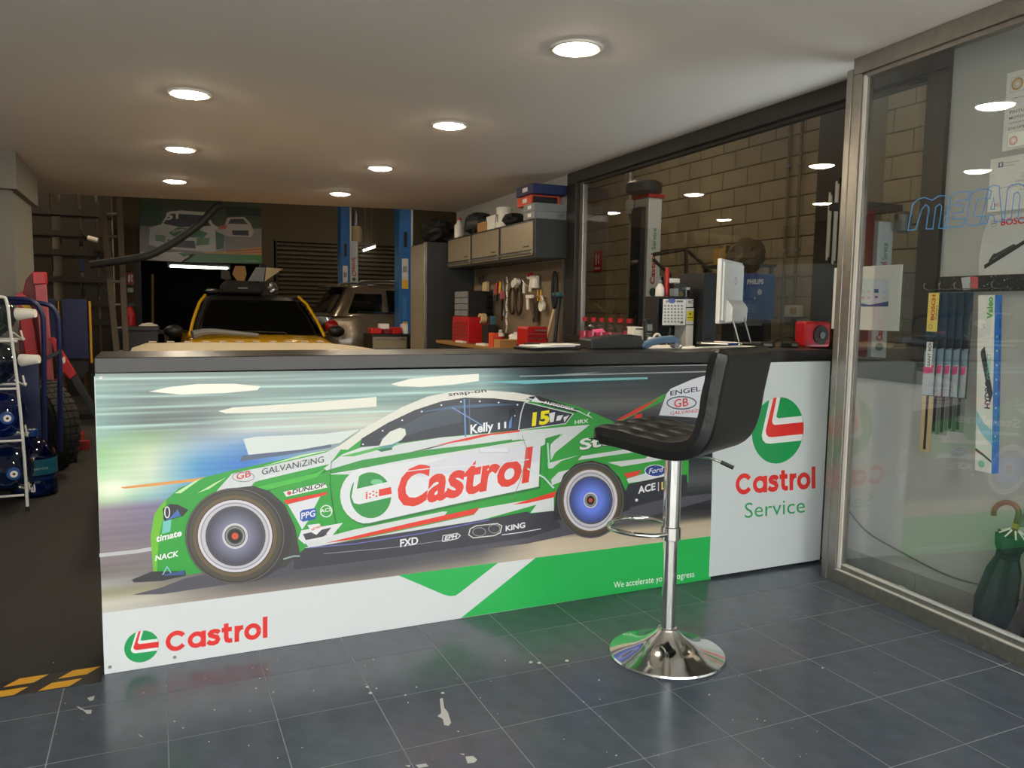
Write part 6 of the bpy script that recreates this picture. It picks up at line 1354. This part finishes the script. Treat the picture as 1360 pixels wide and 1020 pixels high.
# water bottle rack
JR = .135
def jug(loc, axis, m, capm, label, group, neck_white=False):
    t = thing('water_jug', loc, label, 'water jug', group=group); ax = Vector(axis).normalized(); c = Vector((0, 0, 0)) if abs(ax.z) > .9 else Vector((0, 0, JR))
    b = c - ax * .2 if abs(ax.z) < .9 else c
    MB().lathe([(.001, 0), (JR * .92, .0), (JR, .012), (JR, .10), (JR * .95, .11), (JR * .95, .13), (JR, .14), (JR, .25), (JR * .93, .29), (JR * .6, .345), (.036, .375), (.028, .38), (.028, .40)], b, ax, 28).build('jug_body', m, t, True, local=True)
    MB().lathe([(.001, .01), (JR * .9, .012), (JR * .96, .03), (JR * .96, .2), (.001, .2)], b, ax, 24).build('water', mat('deep_blue_water', (14, 44, 90), .15), t, True, local=True) 
    if neck_white: MB().lathe([(.036, .39), (.038, .395), (.026, .49), (.025, .495), (.001, .495)], b, ax, 20).build('cap_sleeve', 'off_white', t, True, local=True)
    else:
        MB().lathe([(.034, .385), (.036, .39), (.034, .425), (.001, .427)], b, ax, 20).build('cap', 'blue_plastic', t, True, local=True); MB().lathe([(.001, .4285), (.02, .4285), (.02, .427)], b, ax, 20, False).build('cap_seal', 'off_white', t, local=True); MB().lathe([(.001, .43), (.008, .43), (.008, .427)], b, ax, 12, False).build('cap_dot', 'wood_dark', t, local=True)
    return t
ra = thing('jug_rack', (-.95, 5.5, 0), 'white wire rack holding water jugs at the left edge', 'rack')
for Yr in (5.42, 5.72):
    MB().tube(spline([onY(-40, 395, Yr), onY(0, 394, Yr), onY(9, 402, Yr), onY(14, 440, Yr), onY(22, 500, Yr), onY(31, 590, Yr), Vector((onY(36, 660, Yr).x, Yr, .02))], 5), .0085, 8).build('side_rail', 'white_paint', ra, True)
    MB().cyl(Vector((onY(36, 660, Yr).x, Yr, 0)), Vector((onY(36, 660, Yr).x, Yr, .03)), .012, n=10).build('rubber_foot', 'black_rubber', ra, True)
    MB().cyl((-1.5, Yr, 0), (-1.5, Yr, 1.3), .0085, n=8).build('side_rail', 'white_paint', ra, True)
for z in (.10, .43, .74, 1.02):
    for Yr in (5.42, 5.72): MB().cyl((-1.5, Yr, z), (-.74, Yr, z), .007, n=8).build('cross_rod', 'white_paint', ra, True)
    MB().tube([(-.76, 5.42, z + .05), (-.73, 5.57, z), (-.76, 5.72, z + .05)], .006, 6).build('end_rod', 'white_paint', ra, True)
GJ = 'water jugs lying in the rack'
jug((-.93, 5.57, 1.03), (.93, -.3, .06), 'jug_grey', 0, 'dark clear water jug with white neck cap on the top tier of the rack', GJ, True)
jug((-.92, 5.57, .75), (.93, -.3, .08), 'jug_grey', 0, 'dark clear water jug with white neck cap on the second tier of the rack', GJ, True)
jug((-.86, 5.56, .44), (.28, -.95, .0), 'jug_blue', 0, 'blue water jug with blue cap on the third tier of the rack', GJ)
jug((-.84, 5.56, .11), (.28, -.95, .0), 'jug_grey', 0, 'pale blue water jug with blue cap on the lowest tier of the rack', GJ)
t = jug((-.70, 5.9, 0), (0, 0, 1), 'jug_blue', 0, 'upright dark blue water jug with teal label on the floor', 'upright water jug')
del t['group']; t.location.x = -.745; FR[t.name] = Matrix.Translation(t.location)
for ch in t.children: FR[ch.name] = FR[t.name]
MB().lathe([(JR + .001, .145), (JR + .0018, .145), (JR + .0018, .245), (JR + .001, .245)], (0, 0, 0), (0, 0, 1), 28, False).build('label_band', mat('teal_label', (24, 96, 120), .4), t, True, local=True)
A = Art(lambda x, y: FR[t.name] @ Vector(((JR + .003) * math.sin(x), -(JR + .003) * math.cos(x), y)), (0, -1, 0), .0001, .0002); A.text('AQUAservice', (-.5, .18), (.75, .18), -.022, (150, 190, 196), .02); A.build('label_print', t)

# ------------------------------------------------------------------ the bay beyond the window
def bay_lift(x0, x1, y, zt, label, words):
    t = thing('lift_post', ((x0 + x1) / 2, y + .14, 0), label, 'lift post')
    MB().box((x0, y, 0), (x1, y + .28, zt)).build('column', 'white_paint', t, bevel=.008)
    MB().box((x0 - .06, y + .05, 0), (x0, y + .25, zt - .1)).build('side_rail', 'dark_grey_metal', t, bevel=.004)
    MB().box((x0 - .02, y - .02, zt), (x1 + .02, y + .3, zt + .035)).build('head_band', 'red_paint', t)
    MB().box((x0 - .12, y - .1, 0), (x1 + .12, y + .4, .02)).build('base_plate', 'dark_grey_metal', t)
    h = x1 - x0
    for z0 in words:
        A = Art(lambda a, b: Vector((x0 + b, y, a)), (0, -1, 0), .0002, .001)
        A.text('Castrol', (z0, h * .62), (z0 + .34, h * .62), h * .36, (196, 44, 48), .03); A.text('Service', (z0 + .38, h * .62), (z0 + .62, h * .62), h * .3, (40, 130, 90), .01); A.ell(z0 - .09, h * .5, .05, h * .26, (70, 90, 84)); A.build('lettering', t)
    return t
t = bay_lift(4.99, 5.165, 7.45, 2.5, 'white lift post with red and green lettering seen through the window', (.75, 1.55))
MB().lathe([(.13, 0), (.2, .03), (.2, .12), (.16, .15)], (5.02, 7.6, 2.54), n=26).build('motor_cover', 'dark_grey_metal', t, True)
t = thing('lift_post', (6.4, 6.0, 0), 'red and white lift post with top motor seen through the glass partition', 'lift post'); Yl = 5.5
a = onY(1149, 278, Yl); b = onY(1163, 278, Yl); c = onY(1186, 278, Yl)
MB().box((a.x, Yl, 0), (b.x, Yl + .2, a.z)).build('red_column', 'dark_red', t, bevel=.006); MB().box((b.x + .03, Yl - .02, 0), (c.x, Yl + .2, a.z - .1)).build('white_column', 'white_paint', t, bevel=.006)
MB().box((a.x - .2, Yl - .03, a.z), (c.x + .1, Yl + .25, a.z + .07)).build('top_beam', 'dark_grey_metal', t, bevel=.008); MB().lathe([(.05, 0), (.075, .02), (.075, .17), (.05, .2)], (c.x + .02, Yl - .1, a.z - .21), n=18).build('motor', 'steel', t, True)
A = Art(lambda q, w_: Vector((b.x + .03 + w_, Yl - .02, q)), (0, -1, 0), .0002, .001); hh = c.x - b.x - .03
for z0 in (1.0, 1.55): A.text('Castrol', (z0, hh * .66), (z0 + .2, hh * .66), hh * .4, (196, 44, 48), .03); A.text('Service', (z0 + .22, hh * .66), (z0 + .38, hh * .66), hh * .34, (40, 110, 90), .01); A.ell(z0 - .06, hh * .5, .035, hh * .28, (70, 90, 84))
A.build('lettering', t)
# tester cabinet on a stand
a = onY(984, 362, 6.9); b = onY(1028, 425, 6.9); xl, xh, zl, zh = a.x, b.x, b.z, a.z; yl, yh = 6.9, 7.3
t = thing('tester_cabinet', ((xl + xh) / 2, 7.1, 0), 'blue tester cabinet with white lettering on a stand in the bay', 'cabinet')
MB().box((xl, 6.9, zl), (xh, 7.3, zh)).build('cabinet_body', 'philips_blue', t, bevel=.02); MB().box((xl + .06, 6.885, zl + .06), (xh - .02, 6.9, zh - .02)).build('front_panel', 'philips_blue', t, bevel=.004)
MB().box((xl + .05, 6.95, 0), (xh - .05, 7.25, zl)).build('stand', 'dark_grey_metal', t)
A = Art(lambda x, y: Vector((xl + x * (xh - xl), 6.885, zh - y * (zh - zl))), (0, -1, 0), .0002, .001); A.text('PHILIPS', (.16, .24), (.62, .22), .10, (220, 224, 222), .05); A.ell(.52, .40, .065, .065, (190, 196, 196), 20); A.ell(.39, .54, .045, .05, (70, 70, 60), 16); A.ell(.39, .54, .03, .032, (170, 170, 150), 12); A.build('cabinet_lettering', t)
crumple('brown_bag', ((xl + xh) / 2 - .02, 7.1, zh + .2), (.26, .17, .2), mat('brown_bag', (64, 52, 34), .5), 'crumpled brown bag on top of the blue tester cabinet', 'bag', 21)
for i, (px, m, lab) in enumerate(((957, 'yellow_card', 'yellow carton left of the brown bag in the bay'), (977, 'cardboard', 'ochre carton touching the brown bag in the bay'))):
    p = onX(px, 345, 6.45); sz = .2; t = thing('carton', (6.45, p.y, 0), lab, 'carton'); t.location.z = p.z - .06; FR[t.name] = Matrix.Translation(t.location)
    MB().box((0, -.14, .003), (.3, .14, .2)).build('box_body', m, t, local=True, bevel=.003); MB().box((-.002, -.03, 0), (0, .03, .2)).build('tape_strip', 'tan_plastic', t, local=True)
p = onX(970, 355, 6.45); rk2 = thing('bay_shelf', (6.6, p.y, 0), 'dark shelf unit carrying the cartons in the bay', 'shelf')
zt_ = onX(962, 345, 6.45).z - .062
MB().box((6.4, p.y - .3, zt_ - .03), (6.9, p.y + .5, zt_)).build('shelf_board', 'dark_grey_metal', rk2)
for y in (p.y - .28, p.y + .45):
    for x in (6.42, 6.84): MB().box((x, y, 0), (x + .04, y + .04, zt_ - .03)).build('leg', 'dark_grey_metal', rk2)
# tubular frame
t = thing('tubular_frame', (5.6, 7.6, 0), 'dark tubular metal frame standing in the bay behind the desk', 'frame'); Yf = 7.0
for pts in ([(868, 338), (911, 331), (944, 360), (944, 470)], [(911, 331), (917, 470)], [(868, 345), (890, 365), (890, 470)]):
    q = [onY(x, y, Yf) for x, y in pts]; q[-1].z = .0; MB().tube(q, .02, 8).build('tube', 'wood_dark', t, True)
# pipes, sockets and signs on the block wall
for px, lab in ((1042, 'left grey conduit pipe on the block wall'), (1057, 'right grey conduit pipe on the block wall')):
    p = onX(px, 300, 6.95); t = thing('conduit_pipe', (6.97, p.y, .3), lab, 'pipe'); MB().cyl((6.97, p.y, .3), (6.97, p.y, 4.4), .02, n=10).build('pipe', 'mortar', t, True)
    for z in (1.0, 2.0, 3.0): MB().cbox((6.975, p.y, z), (.05, .07, .03)).build('bracket', 'grey_plastic', t)
p = onX(1048, 413, 6.9); t = thing('socket_box', (6.9, p.y, p.z - .06), 'double pale socket box on the block wall below the conduits', 'socket'); MB().box((6.92, p.y - .13, p.z - .07), (6.995, p.y + .1, p.z + .07)).build('box_body', 'off_white', t, bevel=.006); MB().box((6.912, p.y - .1, p.z - .04), (6.92, p.y + .0, p.z + .04)).build('cover', 'tan_plastic', t)
p = onX(793, 347, 6.97); t = thing('fire_sign', (6.97, p.y, p.z - .14), 'red fire sign on the block wall at the left of the window', 'sign'); MB().box((6.975, p.y - .12, p.z - .18), (6.995, p.y + .12, p.z + .18)).build('plate', 'red_paint', t)
A = Art(lambda x, y: Vector((6.975, p.y - x, p.z + y)), (-1, 0, 0), .0004, .001); A.poly([(-.06, -.06), (-.02, -.06), (-.02, .12), (-.06, .12)], (230, 226, 220)); A.poly([(.02, -.06), (.07, -.03), (.04, .03), (.07, .12), (.02, .1)], (230, 226, 220)); A.poly([(-.09, -.14), (.09, -.14), (.09, -.1), (-.09, -.1)], (220, 190, 186)); A.build('pictogram', t)
p = onX(838, 250, 6.0); t = thing('hanging_conduit', (6.0, p.y, 1.5), 'vertical grey conduit with switch box beside the white lift post', 'pipe'); zb_ = onX(838, 292, 6.0).z
MB().cyl((6.0, p.y, zb_), (6.0, p.y, 4.5), .03, n=10).build('pipe', 'grey_plastic', t, True); MB().cbox((5.96, p.y - .12, zb_ + .16), (.1, .2, .2)).build('switch_box', 'grey_plastic', t, bevel=.01); MB().cyl((6.0, p.y, 0), (6.0, p.y, zb_), .012, n=8).build('cable_drop', 'grey_plastic', t, True)
for k, (px, y0, y1, lab) in enumerate(((1098, 255, 345, 'left white vertical tube by the dark pillar in the bay'), (1107, 240, 350, 'right white vertical tube by the dark pillar in the bay'))):
    a = onX(px, y0, 6.6); b = onX(px, y1, 6.6); t = thing('wall_tube', (6.6, a.y, b.z), lab, 'tube'); MB().cyl((6.66, a.y, b.z), (6.66, a.y, a.z), .022, n=10).build('tube', 'white_paint', t, True)
    for z in (a.z, b.z): MB().cbox((6.68, a.y, z), (.07, .07, .06)).build('end_holder', 'black_plastic', t)
a = onX(1083, 300, 6.7); b = onX(1112, 300, 6.7); MB().box((6.69, b.y - .3, 0), (6.72, a.y, 3.6)).build('wall_door_leaf', 'dark_alu', label='dark pillar casing in the bay beyond the window', kind='structure')
a = onX(838, 368, 5.6); b = onX(853, 430, 5.6); t = thing('bay_cabinet', (5.7, a.y - .1, 0), 'low dark and white cabinet behind the lift post in the bay', 'cabinet'); MB().box((5.6, b.y, 0), (5.9, a.y, a.z)).build('cabinet_body', 'dark_grey_metal', t, bevel=.006); MB().box((5.59, b.y, .05), (5.6, b.y + .2, a.z - .02)).build('white_door', 'white_paint', t)
# lamps added out of view to brighten the hall, the rack and the bay
for i, (x, y, lab) in enumerate(((-1.6, 10.9, 'round unseen lamp added to brighten the far left of the hall'), (2.6, 13.2, 'round unseen lamp added to brighten the hall around the lift'), (5.0, 5.6, 'round unseen lamp added to brighten the near part of the bay'), (5.2, 9.4, 'round unseen lamp added to brighten the far part of the bay'))):
    t = thing('added_high_lamp', (x, y, 4.2), lab, 'lamp', group='added unseen lamps under the roof')
    MB().lathe([(.24, 0), (.2, .12), (.08, .2), (.06, .3), (.001, .3)], n=28, caps=False).build('reflector', 'steel', t, True, local=True); MB().lathe([(.001, .01), (.22, .01), (.22, .012)], n=28, caps=False).build('diffuser', mat('bay_fill_glow' if i > 1 else 'hall_fill_glow' if i else 'rack_fill_glow', (255, 232, 196), .5, emit=52 if i > 1 else 75 if i == 0 else 15, var=0), t, local=True); MB().cyl((0, 0, .3), (0, 0, .4), .01, n=6).build('hanger', 'steel', t, local=True)

# black cable bundle hanging beside the column
t = thing('cable_bundle', (-.93, 8.7, 1.5), 'black cable bundle hanging beside the grey column', 'cable bundle')
for k in range(3):
    MB().tube(spline([onY(26 + 3 * k, 322 + 4 * k, 8.7), onY(22 + 2 * k, 345, 8.72), onY(25 + 3 * k, 372, 8.7), onY(33 + 2 * k, 360, 8.68), onY(34 + 2 * k, 335, 8.68), onY(30, 322, 8.7)], 6), .014, 8).build('cable_loop', 'black_rubber', t, True)
MB().cyl(onY(29, 323, 8.7), onY(29, 323, 8.7) + Vector((0, .0, .9)), .008, n=6).build('hanger', 'steel', t, True)
# blue marker by the monitor foot
p = onZ(978, 459, ZT); t = thing('marker_pen', (p.x, p.y, ZT), 'blue marker pen lying below the white monitor', 'pen')
MB().cyl(p + Vector((-.05, 0, .007)), p + Vector((.03, .02, .007)), .007, n=10).build('barrel', 'blue_plastic', t, True); MB().cyl(p + Vector((.03, .02, .007)), p + Vector((.055, .026, .007)), .0075, n=10).build('pen_cap', 'off_white', t, True)
